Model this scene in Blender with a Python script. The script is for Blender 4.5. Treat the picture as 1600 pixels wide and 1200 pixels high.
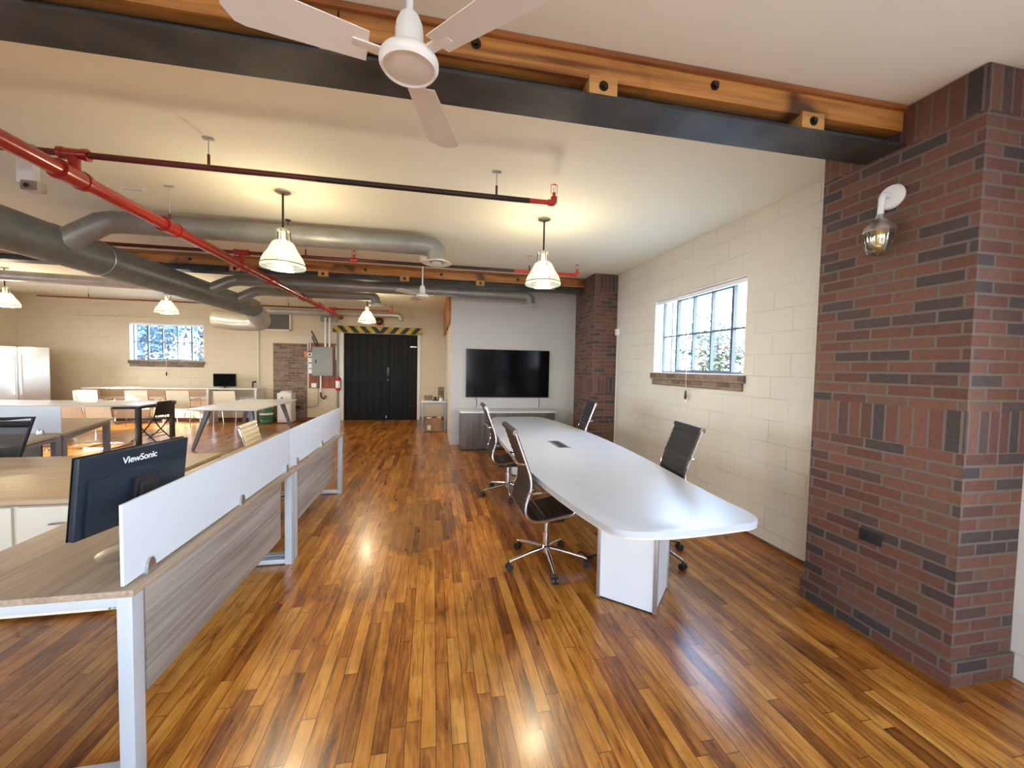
import bpy, bmesh, math, random
from mathutils import Vector, Matrix
random.seed(7)
PI = math.pi
S = bpy.context.scene
COL = S.collection
for o in list(bpy.data.objects): bpy.data.objects.remove(o)

# ---------------------------------------------------------------- camera
cam_d = bpy.data.cameras.new('camera'); cam = bpy.data.objects.new('camera', cam_d); COL.objects.link(cam)
YAW, PITCH, ROLL, FPX, CAMH = 0.195886, 0.0421627, 0.0190486, 623.84, 1.60
cy, sy, cp, sp, cr, sr = math.cos(YAW), math.sin(YAW), math.cos(PITCH), math.sin(PITCH), math.cos(ROLL), math.sin(ROLL)
fw = Vector((sy*cp, cy*cp, -sp)); rt = Vector((cy, -sy, 0)); up = rt.cross(fw)
rt2 = cr*rt + sr*up; up2 = -sr*rt + cr*up
cam.matrix_world = Matrix(((rt2.x, up2.x, -fw.x, 0), (rt2.y, up2.y, -fw.y, 0), (rt2.z, up2.z, -fw.z, CAMH), (0, 0, 0, 1)))
cam_d.sensor_fit = 'HORIZONTAL'; cam_d.sensor_width = 36.0; cam_d.lens = 36.0*FPX/1600.0
cam_d.clip_start = 0.02; cam_d.clip_end = 200
S.camera = cam

# ---------------------------------------------------------------- world, sun, exposure
S.view_settings.view_transform = 'Standard'; S.view_settings.look = 'None'
S.view_settings.gamma = 1.0; S.view_settings.use_curve_mapping = False
S.view_settings.exposure = 1.42
W = bpy.data.worlds.new('world'); S.world = W; W.use_nodes = True
wn = W.node_tree; wn.nodes.clear()
wo = wn.nodes.new('ShaderNodeOutputWorld'); wb = wn.nodes.new('ShaderNodeBackground')
wt = wn.nodes.new('ShaderNodeTexCoord'); wsx = wn.nodes.new('ShaderNodeSeparateXYZ'); wr = wn.nodes.new('ShaderNodeValToRGB')
wr.color_ramp.elements[0].position = 0.0; wr.color_ramp.elements[0].color = (0.80, 0.86, 0.90, 1)
wr.color_ramp.elements[1].position = 0.6; wr.color_ramp.elements[1].color = (0.36, 0.60, 1.0, 1)
wn.links.new(wt.outputs['Generated'], wsx.inputs[0]); wn.links.new(wsx.outputs['Z'], wr.inputs[0])
wn.links.new(wr.outputs[0], wb.inputs[0]); wn.links.new(wb.outputs[0], wo.inputs[0]); wb.inputs[1].default_value = 9.0
sun_d = bpy.data.lights.new('sun', 'SUN'); sun = bpy.data.objects.new('sun', sun_d); COL.objects.link(sun)
sun_d.energy = 14.0; sun_d.angle = math.radians(0.6); sun_d.color = (1.0, 0.86, 0.66)
sun.rotation_euler = Vector((0.80, 0.60, -0.46)).to_track_quat('-Z', 'Y').to_euler()
sun.location = (-14, -6, 8)

# ---------------------------------------------------------------- node helpers and materials
def nt(m):
    m.use_nodes = True; t = m.node_tree; t.nodes.clear()
    out = t.nodes.new('ShaderNodeOutputMaterial'); b = t.nodes.new('ShaderNodeBsdfPrincipled')
    t.links.new(b.outputs[0], out.inputs[0]); return t, b, out
def N(t, kind, **k):
    n = t.nodes.new(kind)
    for a, v in k.items(): setattr(n, a, v)
    return n
def math_n(t, op, a, b=None, c=None):
    n = t.nodes.new('ShaderNodeMath'); n.operation = op
    for i, v in enumerate((a, b, c)):
        if v is None: continue
        if isinstance(v, (int, float)): n.inputs[i].default_value = v
        else: t.links.new(v, n.inputs[i])
    return n.outputs[0]
def ramp(t, fac, stops, interp='LINEAR'):
    r = t.nodes.new('ShaderNodeValToRGB'); r.color_ramp.interpolation = interp
    e = r.color_ramp.elements
    while len(e) < len(stops): e.new(0.5)
    for i, (p, c) in enumerate(stops): e[i].position = p; e[i].color = (*c, 1)
    t.links.new(fac, r.inputs[0]); return r.outputs[0]
def mix(t, fac, a, b, blend='MIX'):
    n = t.nodes.new('ShaderNodeMix'); n.data_type = 'RGBA'; n.blend_type = blend
    for s_, v in ((n.inputs[0], fac), (n.inputs[6], a), (n.inputs[7], b)):
        if isinstance(v, (int, float)): s_.default_value = v
        elif isinstance(v, tuple): s_.default_value = (*v, 1)
        else: t.links.new(v, s_)
    return n.outputs[2]
def objco(t, scale=None):
    tc = t.nodes.new('ShaderNodeTexCoord'); o = tc.outputs['Object']
    if scale:
        mp = t.nodes.new('ShaderNodeMapping'); mp.inputs['Scale'].default_value = scale
        t.links.new(o, mp.inputs[0]); o = mp.outputs[0]
    return o
def noise(t, vec, scale, detail=3, rough=0.55, dist=0.0):
    n = t.nodes.new('ShaderNodeTexNoise'); n.inputs['Scale'].default_value = scale
    n.inputs['Detail'].default_value = detail; n.inputs['Roughness'].default_value = rough
    n.inputs['Distortion'].default_value = dist
    t.links.new(vec, n.inputs['Vector']); return n.outputs['Fac']
def bump(t, b, h, strength=0.2, dist=0.01):
    n = t.nodes.new('ShaderNodeBump'); n.inputs['Strength'].default_value = strength; n.inputs['Distance'].default_value = dist
    t.links.new(h, n.inputs['Height']); t.links.new(n.outputs[0], b.inputs['Normal'])
def mat(name, col, rough=0.5, metal=0.0, var=0.0, vs=6.0, coat=0.0, bmp=0.0, spec=None):
    m = bpy.data.materials.new(name); t, b, o = nt(m)
    b.inputs['Roughness'].default_value = rough; b.inputs['Metallic'].default_value = metal
    b.inputs['Coat Weight'].default_value = coat
    if spec is not None: b.inputs['Specular IOR Level'].default_value = spec
    v = objco(t); n = noise(t, v, vs)
    lo = tuple(c*(1-var) for c in col); hi = tuple(min(1, c*(1+var)) for c in col)
    t.links.new(ramp(t, n, [(0.3, lo), (0.7, hi)]), b.inputs['Base Color'])
    if bmp: bump(t, b, noise(t, v, vs*8), bmp, 0.004)
    return m
def emit(name, col, strength):
    m = bpy.data.materials.new(name); m.use_nodes = True; t = m.node_tree; t.nodes.clear()
    o = t.nodes.new('ShaderNodeOutputMaterial'); e = t.nodes.new('ShaderNodeEmission')
    e.inputs[0].default_value = (*col, 1); e.inputs[1].default_value = strength; t.links.new(e.outputs[0], o.inputs[0]); return m
def grain(name, lo, hi, axis, rough=0.35, fine=60, bmp=0.05, knots=False, coat=0.0):
    """wood or laminate with fibres along one axis"""
    m = bpy.data.materials.new(name); t, b, o = nt(m)
    sc = [fine, fine, fine]; sc[axis] = 1.2
    v = objco(t, tuple(sc)); n1 = noise(t, v, 1.0, 4, 0.6, 0.4)
    sc2 = [s_*0.2 for s_ in sc]; sc2[axis] = 0.7
    n2 = noise(t, objco(t, tuple(sc2)), 1.0, 3, 0.6, 0.8)
    f = math_n(t, 'ADD', math_n(t, 'MULTIPLY', n1, 0.55), math_n(t, 'MULTIPLY', n2, 0.45))
    c = ramp(t, f, [(0.38, lo), (0.58, hi)])
    if knots:
        k = noise(t, objco(t), 2.3, 2, 0.5)
        c = mix(t, ramp(t, k, [(0.62, (0, 0, 0)), (0.72, (1, 1, 1))]), c, tuple(x*0.45 for x in lo))
    t.links.new(c, b.inputs['Base Color']); b.inputs['Roughness'].default_value = rough
    b.inputs['Coat Weight'].default_value = coat
    bump(t, b, n1, bmp, 0.003); return m

def glass_mat(name, tint=(1, 1, 1), gl=0.08, rough=0.02):
    m = bpy.data.materials.new(name); m.use_nodes = True; t = m.node_tree; t.nodes.clear()
    o = t.nodes.new('ShaderNodeOutputMaterial'); a = t.nodes.new('ShaderNodeBsdfTransparent'); g = t.nodes.new('ShaderNodeBsdfGlossy')
    a.inputs[0].default_value = (*tint, 1); g.inputs['Roughness'].default_value = rough
    x = t.nodes.new('ShaderNodeMixShader'); x.inputs[0].default_value = gl
    t.links.new(a.outputs[0], x.inputs[1]); t.links.new(g.outputs[0], x.inputs[2]); t.links.new(x.outputs[0], o.inputs[0]); return m

def uv_run(t):
    """(u, z): u runs along the wall whatever way it faces"""
    tc = t.nodes.new('ShaderNodeTexCoord'); s_ = t.nodes.new('ShaderNodeSeparateXYZ'); t.links.new(tc.outputs['Object'], s_.inputs[0])
    g = t.nodes.new('ShaderNodeNewGeometry'); sn = t.nodes.new('ShaderNodeSeparateXYZ'); t.links.new(g.outputs['True Normal'], sn.inputs[0])
    ax = math_n(t, 'GREATER_THAN', math_n(t, 'ABSOLUTE', sn.outputs['X']), 0.5)
    u = math_n(t, 'ADD', math_n(t, 'MULTIPLY', s_.outputs['Y'], ax), math_n(t, 'MULTIPLY', s_.outputs['X'], math_n(t, 'SUBTRACT', 1.0, ax)))
    return u, s_.outputs['Z'], tc.outputs['Object'], s_
def brick_tex(t, u, z, bw, rh, mortar, offset=0.5, squash=1.0):
    c = t.nodes.new('ShaderNodeCombineXYZ'); t.links.new(u, c.inputs[0]); t.links.new(z, c.inputs[1])
    n = t.nodes.new('ShaderNodeTexBrick'); n.offset = offset; n.inputs['Scale'].default_value = 1.0
    n.inputs['Brick Width'].default_value = bw; n.inputs['Row Height'].default_value = rh
    n.inputs['Mortar Size'].default_value = mortar; n.inputs['Mortar Smooth'].default_value = 0.15
    n.inputs['Color1'].default_value = (0, 0, 0, 1); n.inputs['Color2'].default_value = (1, 1, 1, 1); n.inputs['Mortar'].default_value = (0.5, 0.5, 0.5, 1)
    n.inputs['Bias'].default_value = 0.0
    t.links.new(c.outputs[0], n.inputs['Vector']); return n.outputs['Color'], n.outputs['Fac']

def block_wall(name, col, offx=0.0):
    m = bpy.data.materials.new(name); t, b, o = nt(m)
    u, z, ob, _ = uv_run(t)
    c, f = brick_tex(t, math_n(t, 'ADD', u, 20.0+offx), math_n(t, 'ADD', z, 20.0-0.02), 0.406, 0.2032, 0.005)
    n = noise(t, ob, 1.4, 4); base = ramp(t, n, [(0.3, tuple(x*0.95 for x in col)), (0.7, tuple(min(1, x*1.03) for x in col))])
    # only some joints stay open, the rest are filled with paint
    jn = ramp(t, noise(t, ob, 1.7, 2), [(0.38, (0.10,)*3), (0.62, (0.62,)*3)])
    base = mix(t, math_n(t, 'MULTIPLY', f, jn), base, tuple(x*0.62 for x in col))
    t.links.new(base, b.inputs['Base Color']); b.inputs['Roughness'].default_value = 0.6
    h = math_n(t, 'SUBTRACT', math_n(t, 'MULTIPLY', noise(t, ob, 45, 4), 0.25), math_n(t, 'MULTIPLY', f, jn))
    bump(t, b, h, 0.35, 0.006); return m
def brick_mat(name, bands=()):
    m = bpy.data.materials.new(name); t, b, o = nt(m)
    u, z, ob, sep = uv_run(t)
    u1 = math_n(t, 'ADD', u, 20.03)
    c, f = brick_tex(t, u1, math_n(t, 'ADD', z, 20.1), 0.218, 0.067, 0.0075)
    if bands:      # soldier courses: the bricks stand on end
        c2, f2 = brick_tex(t, u1, math_n(t, 'ADD', z, 20.0), 0.070, 3.0, 0.0075, 0.0)
        msk = None
        for z0, z1 in bands:
            g = math_n(t, 'MULTIPLY', math_n(t, 'GREATER_THAN', z, z0), math_n(t, 'LESS_THAN', z, z1))
            msk = g if msk is None else math_n(t, 'MAXIMUM', msk, g)
        c = mix(t, msk, c, c2)
        ff = t.nodes.new('ShaderNodeMix'); ff.data_type = 'FLOAT'
        t.links.new(msk, ff.inputs[0]); t.links.new(f, ff.inputs[2]); t.links.new(f2, ff.inputs[3]); f = ff.outputs[0]
    g = t.nodes.new('ShaderNodeSeparateColor'); t.links.new(c, g.inputs[0])
    col = ramp(t, g.outputs[0], [(0.0, (0.045, 0.034, 0.033)), (0.2, (0.066, 0.043, 0.039)), (0.34, (0.100, 0.039, 0.027)), (0.55, (0.134, 0.050, 0.032)), (0.78, (0.158, 0.066, 0.042)), (1.0, (0.130, 0.067, 0.043))])
    col = mix(t, 0.35, col, ramp(t, noise(t, ob, 38, 4), [(0.3, (0.55,)*3), (0.7, (1.4,)*3)]), 'MULTIPLY')
    col = mix(t, f, col, (0.135, 0.106, 0.086))
    t.links.new(col, b.inputs['Base Color']); b.inputs['Roughness'].default_value = 0.75
    h = math_n(t, 'SUBTRACT', math_n(t, 'MULTIPLY', noise(t, ob, 70, 4), 0.3), f)
    bump(t, b, h, 0.7, 0.006); return m
def old_brick(name):
    m = bpy.data.materials.new(name); t, b, o = nt(m)
    u, z, ob, _ = uv_run(t)
    c, f = brick_tex(t, math_n(t, 'ADD', u, 20.0), math_n(t, 'ADD', z, 20.0), 0.21, 0.070, 0.008)
    g = t.nodes.new('ShaderNodeSeparateColor'); t.links.new(c, g.inputs[0])
    col = ramp(t, g.outputs[0], [(0.0, (0.13, 0.085, 0.06)), (0.5, (0.19, 0.125, 0.088)), (1.0, (0.26, 0.18, 0.13))])
    col = mix(t, f, col, (0.26, 0.20, 0.15)); col = mix(t, 0.5, col, ramp(t, noise(t, ob, 14, 4), [(0.3, (0.6,)*3), (0.7, (1.4,)*3)]), 'MULTIPLY')
    t.links.new(col, b.inputs['Base Color']); b.inputs['Roughness'].default_value = 0.85; bump(t, b, math_n(t, 'SUBTRACT', 0.0, f), 0.6, 0.006); return m

def floor_mat():
    m = bpy.data.materials.new('maple_strip_floor'); t, b, o = nt(m)
    tc = t.nodes.new('ShaderNodeTexCoord'); s_ = t.nodes.new('ShaderNodeSeparateXYZ'); t.links.new(tc.outputs['Object'], s_.inputs[0])
    x, y = s_.outputs['X'], s_.outputs['Y']; ob = tc.outputs['Object']
    Wd = 0.066
    xs = math_n(t, 'DIVIDE', math_n(t, 'ADD', x, 30), Wd); row = math_n(t, 'FLOOR', xs); fx = math_n(t, 'FRACT', xs)
    wn1 = t.nodes.new('ShaderNodeTexWhiteNoise'); wn1.noise_dimensions = '1D'; t.links.new(row, wn1.inputs['W'])
    L = math_n(t, 'ADD', 0.55, math_n(t, 'MULTIPLY', wn1.outputs['Value'], 0.75))
    wn0 = t.nodes.new('ShaderNodeTexWhiteNoise'); wn0.noise_dimensions = '1D'; t.links.new(math_n(t, 'ADD', row, 311.7), wn0.inputs['W'])
    ys = math_n(t, 'DIVIDE', math_n(t, 'ADD', y, math_n(t, 'ADD', 30, math_n(t, 'MULTIPLY', wn0.outputs['Value'], 7.0))), L)
    cell = math_n(t, 'FLOOR', ys); fy = math_n(t, 'FRACT', ys)
    cc = t.nodes.new('ShaderNodeCombineXYZ'); t.links.new(row, cc.inputs[0]); t.links.new(cell, cc.inputs[1])
    wn2 = t.nodes.new('ShaderNodeTexWhiteNoise'); wn2.noise_dimensions = '2D'; t.links.new(cc.outputs[0], wn2.inputs['Vector'])
    rnd = wn2.outputs['Value']
    # grain, shifted per board
    gm = t.nodes.new('ShaderNodeCombineXYZ'); t.links.new(math_n(t, 'MULTIPLY', x, 34), gm.inputs[0])
    t.links.new(math_n(t, 'ADD', math_n(t, 'MULTIPLY', y, 2.2), math_n(t, 'MULTIPLY', rnd, 40)), gm.inputs[1]); t.links.new(math_n(t, 'MULTIPLY', rnd, 9), gm.inputs[2])
    g1 = noise(t, gm.outputs[0], 1.0, 5, 0.62, 1.2)
    gm2 = t.nodes.new('ShaderNodeCombineXYZ'); t.links.new(math_n(t, 'MULTIPLY', x, 9), gm2.inputs[0])
    t.links.new(math_n(t, 'ADD', math_n(t, 'MULTIPLY', y, 1.3), math_n(t, 'MULTIPLY', rnd, 60)), gm2.inputs[1])
    g2 = noise(t, gm2.outputs[0], 1.0, 4, 0.6, 2.2)
    wear = noise(t, ob, 0.9, 4, 0.6, 0.5)
    f = math_n(t, 'ADD', math_n(t, 'MULTIPLY', rnd, 0.22), math_n(t, 'ADD', math_n(t, 'MULTIPLY', g1, 0.40), math_n(t, 'ADD', math_n(t, 'MULTIPLY', g2, 0.50), math_n(t, 'MULTIPLY', wear, 0.16))))
    col = ramp(t, f, [(0.34, (0.050, 0.014, 0.003)), (0.46, (0.155, 0.045, 0.007)), (0.57, (0.32, 0.105, 0.013)), (0.67, (0.49, 0.188, 0.025)), (0.82, (0.62, 0.29, 0.058))])
    # dark figure and knots
    kn = noise(t, gm2.outputs[0], 2.4, 4, 0.65, 1.0)
    col = mix(t, math_n(t, 'MULTIPLY', ramp(t, kn, [(0.52, (0,)*3), (0.74, (1,)*3)]), 0.75), col, (0.07, 0.022, 0.006))
    col = mix(t, 0.8, col, ramp(t, noise(t, ob, 1.6, 5, 0.65, 0.6), [(0.32, (0.55, 0.48, 0.42)), (0.60, (1.1, 1.1, 1.1))]), 'MULTIPLY')
    # the worn oval patch in the aisle and the dirtier traffic lane
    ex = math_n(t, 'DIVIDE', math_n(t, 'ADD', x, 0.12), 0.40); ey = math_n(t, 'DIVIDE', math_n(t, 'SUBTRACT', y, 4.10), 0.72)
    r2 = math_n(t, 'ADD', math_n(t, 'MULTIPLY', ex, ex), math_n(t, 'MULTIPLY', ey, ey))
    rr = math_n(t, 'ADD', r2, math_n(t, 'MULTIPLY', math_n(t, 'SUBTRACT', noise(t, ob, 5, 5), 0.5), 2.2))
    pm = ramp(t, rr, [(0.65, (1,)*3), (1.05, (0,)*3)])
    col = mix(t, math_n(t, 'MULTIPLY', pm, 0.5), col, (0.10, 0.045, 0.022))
    blk = ramp(t, noise(t, ob, 2.6, 5, 0.7, 1.0), [(0.66, (0,)*3), (0.76, (1,)*3)])
    col = mix(t, math_n(t, 'MULTIPLY', blk, 0.0), col, (0.05, 0.018, 0.008))
    gx = math_n(t, 'MINIMUM', fx, math_n(t, 'SUBTRACT', 1.0, fx)); gx = math_n(t, 'MULTIPLY', gx, Wd)
    gy = math_n(t, 'MULTIPLY', math_n(t, 'MINIMUM', fy, math_n(t, 'SUBTRACT', 1.0, fy)), L)
    gap = math_n(t, 'LESS_THAN', math_n(t, 'MINIMUM', gx, gy), 0.0016)
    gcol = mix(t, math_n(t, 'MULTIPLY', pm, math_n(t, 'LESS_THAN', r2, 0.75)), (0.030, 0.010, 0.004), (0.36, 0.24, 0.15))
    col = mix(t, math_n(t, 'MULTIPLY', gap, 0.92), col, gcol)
    t.links.new(col, b.inputs['Base Color'])
    ro = math_n(t, 'ADD', 0.24, math_n(t, 'MULTIPLY', g2, 0.10)); t.links.new(ro, b.inputs['Roughness'])
    b.inputs['Specular IOR Level'].default_value = 0.5
    b.inputs['Coat Weight'].default_value = 0.15; b.inputs['Coat Roughness'].default_value = 0.14
    h = math_n(t, 'ADD', math_n(t, 'MULTIPLY', gap, -1.0), math_n(t, 'ADD', math_n(t, 'MULTIPLY', g1, 0.12), math_n(t, 'MULTIPLY', noise(t, ob, 7, 2), 0.5)))
    bump(t, b, h, 0.16, 0.004); return m

def hazard_mat(cx):
    m = bpy.data.materials.new('hazard_stripes'); t, b, o = nt(m)
    tc = t.nodes.new('ShaderNodeTexCoord'); s_ = t.nodes.new('ShaderNodeSeparateXYZ'); t.links.new(tc.outputs['Object'], s_.inputs[0])
    a = math_n(t, 'ABSOLUTE', math_n(t, 'SUBTRACT', s_.outputs['X'], cx))
    v = math_n(t, 'FRACT', math_n(t, 'DIVIDE', math_n(t, 'ADD', math_n(t, 'SUBTRACT', a, math_n(t, 'MULTIPLY', s_.outputs['Z'], 0.9)), 20.0), 0.30))
    k = math_n(t, 'GREATER_THAN', v, 0.5)
    n = noise(t, tc.outputs['Object'], 9, 4)
    yel = ramp(t, n, [(0.3, (0.40, 0.25, 0.02)), (0.6, (0.62, 0.42, 0.03))])
    t.links.new(mix(t, k, (0.018, 0.017, 0.016), yel), b.inputs['Base Color']); b.inputs['Roughness'].default_value = 0.55; return m
def spiral_duct(name, col=(0.36, 0.36, 0.34), axis=1, pitch=0.105, rough=0.42):
    m = bpy.data.materials.new(name); t, b, o = nt(m)
    tc = t.nodes.new('ShaderNodeTexCoord'); s_ = t.nodes.new('ShaderNodeSeparateXYZ'); t.links.new(tc.outputs['Object'], s_.inputs[0])
    a = s_.outputs['XYZ'[axis]]; q = s_.outputs['Z']; w = s_.outputs['X' if axis == 1 else 'Y']
    v = math_n(t, 'FRACT', math_n(t, 'DIVIDE', math_n(t, 'ADD', math_n(t, 'ADD', a, math_n(t, 'MULTIPLY', w, 0.22)), 40), pitch))
    seam = math_n(t, 'LESS_THAN', math_n(t, 'ABSOLUTE', math_n(t, 'SUBTRACT', v, 0.5)), 0.06)
    n = noise(t, tc.outputs['Object'], 5, 4)
    c = ramp(t, n, [(0.3, tuple(x*0.85 for x in col)), (0.7, tuple(x*1.12 for x in col))])
    t.links.new(c, b.inputs['Base Color']); b.inputs['Metallic'].default_value = 0.35; b.inputs['Roughness'].default_value = rough
    bump(t, b, seam, 0.6, 0.006); return m

M = {}
M['floor'] = floor_mat()
M['ceiling'] = mat('painted_ceiling', (0.87, 0.85, 0.70), 0.75, var=0.03, vs=0.7)
M['block'] = block_wall('painted_block', (0.66, 0.62, 0.55))
M['blockL'] = block_wall('painted_block_cream_warm_lit', (0.65, 0.54, 0.375), 0.11)  # cream paint yellowed further in place of the warm glow rear left
M['plaster'] = mat('painted_plaster', (0.60, 0.575, 0.53), 0.6, var=0.02, vs=0.8)
M['plaster_side'] = mat('painted_plaster_side', (0.66, 0.58, 0.46), 0.6, var=0.02, vs=0.8)
M['brick'] = brick_mat('pillar_brick', ((1.205, 1.42), (2.90, 3.3)))
M['oldbrick'] = old_brick('old_brick_infill')
M['timberX'] = grain('douglas_fir_beam', (0.17, 0.052, 0.010), (0.56, 0.235, 0.052), 0, 0.42, 30, 0.1, True, 0.2)
M['capboard'] = grain('dark_fir_cap', (0.16, 0.045, 0.010), (0.36, 0.12, 0.028), 0, 0.45, 30)
M['timberblock'] = grain('fir_block', (0.42, 0.19, 0.05), (0.62, 0.31, 0.09), 0, 0.5, 20)
M['timberY'] = grain('fir_board', (0.30, 0.10, 0.02), (0.52, 0.21, 0.05), 1, 0.5, 18, 0.1, True)
M['steel'] = mat('blackened_steel', (0.050, 0.048, 0.044), 0.46, 0.3, var=0.55, vs=3.5, bmp=0.3)
M['bolt'] = mat('dark_bolt', (0.05, 0.045, 0.04), 0.4, 0.8, var=0.2)
M['white'] = mat('white_laminate', (0.80, 0.80, 0.80), 0.25, var=0.01)
M['tabletop'] = mat('white_gloss_laminate', (0.52, 0.54, 0.58), 0.30, var=0.01)
M['whiteedge'] = mat('edge_band_cream', (0.72, 0.66, 0.56), 0.4, var=0.02)
M['alu'] = mat('brushed_aluminium', (0.55, 0.56, 0.57), 0.35, 0.85, var=0.05)
M['chrome'] = mat('chrome', (0.78, 0.78, 0.78), 0.10, 1.0, var=0.02)
M['satin'] = mat('satin_nickel', (0.52, 0.50, 0.47), 0.28, 0.9, var=0.05)
M['legpaint'] = mat('pale_grey_powder_coat', (0.52, 0.57, 0.60), 0.35, 0.25, var=0.02)
M['greyleg'] = mat('mid_grey_powder_coat', (0.24, 0.25, 0.28), 0.4, 0.3, var=0.03)
M['laminate'] = grain('grey_oak_laminate', (0.25, 0.18, 0.125), (0.40, 0.30, 0.21), 1, 0.38, 70, 0.02)
M['laminateX'] = grain('sand_laminate', (0.40, 0.29, 0.17), (0.52, 0.39, 0.25), 0, 0.36, 50, 0.02)
M['modesty'] = grain('grey_oak_panel', (0.19, 0.155, 0.13), (0.36, 0.31, 0.27), 1, 0.5, 60, 0.05)
M['lamedge'] = grain('dark_oak_edge', (0.14, 0.08, 0.05), (0.24, 0.15, 0.095), 0, 0.45, 40)
M['screenpanel'] = mat('white_desk_screen', (0.62, 0.66, 0.72), 0.30, var=0.01)
M['drawer'] = mat('warm_white_drawer', (0.72, 0.65, 0.52), 0.4, var=0.02)
M['cabinet'] = grain('charcoal_ash_cabinet', (0.085, 0.065, 0.058), (0.17, 0.135, 0.12), 2, 0.45, 40)
M['leather'] = mat('black_leather', (0.016, 0.016, 0.018), 0.38, var=0.2, vs=30, bmp=0.1)
M['cream'] = mat('cream_leather', (0.74, 0.66, 0.48), 0.45, var=0.04, vs=12)
M['creamfab'] = mat('cream_sling', (0.74, 0.65, 0.48), 0.55, var=0.04, vs=12)
M['blackplastic'] = mat('black_plastic', (0.012, 0.012, 0.014), 0.4, var=0.1)
M['mesh'] = glass_mat('black_mesh_weave', (0.42, 0.42, 0.42), 0.06, 0.4)
M['monitor'] = mat('navy_black_plastic', (0.012, 0.020, 0.032), 0.30, var=0.05)
M['letter'] = mat('white_print', (0.85, 0.85, 0.85), 0.5)
M['tv'] = mat('tv_glass', (0.003, 0.003, 0.004), 0.12, var=0.02, spec=0.15)
M['cable'] = mat('black_cable', (0.02, 0.02, 0.02), 0.5)
M['redpipe'] = mat('red_pipe_paint', (0.30, 0.014, 0.009), 0.28, var=0.10, vs=3, coat=0.3)
M['darkred'] = mat('dark_red_pipe_paint', (0.10, 0.010, 0.008), 0.35, var=0.15, vs=3)
M['blackpipe'] = mat('near_black_pipe', (0.035, 0.018, 0.014), 0.42, 0.3, var=0.3, vs=4)  # near-black lengths within the red branch pipes
M['duct'] = spiral_duct('galvanised_spiral_duct', (0.185, 0.195, 0.185))
M['ductX'] = spiral_duct('galvanised_branch_duct', (0.27, 0.265, 0.245), 0, 0.12)
M['ductB'] = spiral_duct('bright_galvanised_duct', (0.44, 0.42, 0.37), 0, 0.10, 0.35)
M['offwhite'] = mat('off_white_enamel', (0.74, 0.71, 0.64), 0.35, var=0.02)
M['fanwhite'] = mat('white_fan_enamel', (0.76, 0.73, 0.66), 0.28, var=0.01)
M['blackdoor'] = mat('black_stained_board', (0.009, 0.0085, 0.0085), 0.6, var=0.35, vs=2, spec=0.2)
M['hazard'] = hazard_mat(-1.50)
M['panelgrey'] = mat('grey_enamel_panel', (0.27, 0.265, 0.235), 0.45, 0.2, var=0.02)
M['plywood'] = grain('red_stained_plywood', (0.20, 0.045, 0.018), (0.34, 0.09, 0.03), 2, 0.5, 10)
M['orange'] = mat('orange_box', (0.62, 0.23, 0.05), 0.5, var=0.08)
M['red'] = mat('red_enamel', (0.55, 0.03, 0.02), 0.3, var=0.03)
M['cardboard'] = mat('cardboard', (0.36, 0.21, 0.11), 0.8, var=0.08)
M['green'] = glass_mat('green_bottle_plastic', (0.06, 0.38, 0.16), 0.12, 0.1)
M['brownbox'] = mat('brown_box', (0.20, 0.13, 0.08), 0.6, var=0.15, vs=20)
M['black'] = mat('black_satin', (0.02, 0.02, 0.02), 0.35, var=0.1)
M['steelwin'] = mat('window_steel_paint', (0.085, 0.10, 0.105), 0.5, 0.0, var=0.03)
M['reveal'] = mat('window_reveal_paint', (0.80, 0.82, 0.84), 0.5, var=0.02)
M['winglass'] = glass_mat('window_glass', (0.97, 0.99, 1.0), 0.05)
M['stainless'] = mat('stainless_fridge', (0.50, 0.49, 0.46), 0.30, 0.85, var=0.04, vs=2)
M['darkgap'] = mat('dark_gap', (0.02, 0.018, 0.016), 0.7)
M['louver'] = mat('grey_louver', (0.17, 0.16, 0.13), 0.6, var=0.1)
M['basebd'] = grain('dark_brown_base', (0.10, 0.04, 0.02), (0.2, 0.085, 0.04), 0, 0.5, 20)
M['bulb'] = emit('lamp_bulb', (1.0, 0.92, 0.62), 7)
M['amber'] = emit('amber_bulb', (1.0, 0.60, 0.10), 0.26)
M['foliage'] = mat('tree_leaves', (0.042, 0.048, 0.022), 0.7, var=0.5, vs=3)
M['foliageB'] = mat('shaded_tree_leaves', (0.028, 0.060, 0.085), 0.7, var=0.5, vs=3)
M['bark'] = mat('tree_bark', (0.12, 0.09, 0.07), 0.9, var=0.2)
M['asphalt'] = mat('pale_pavement', (0.20, 0.20, 0.19), 0.9, var=0.08, vs=1)
M['facade'] = mat('pale_blue_render', (0.012, 0.036, 0.062), 0.8, var=0.05, vs=1)
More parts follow.
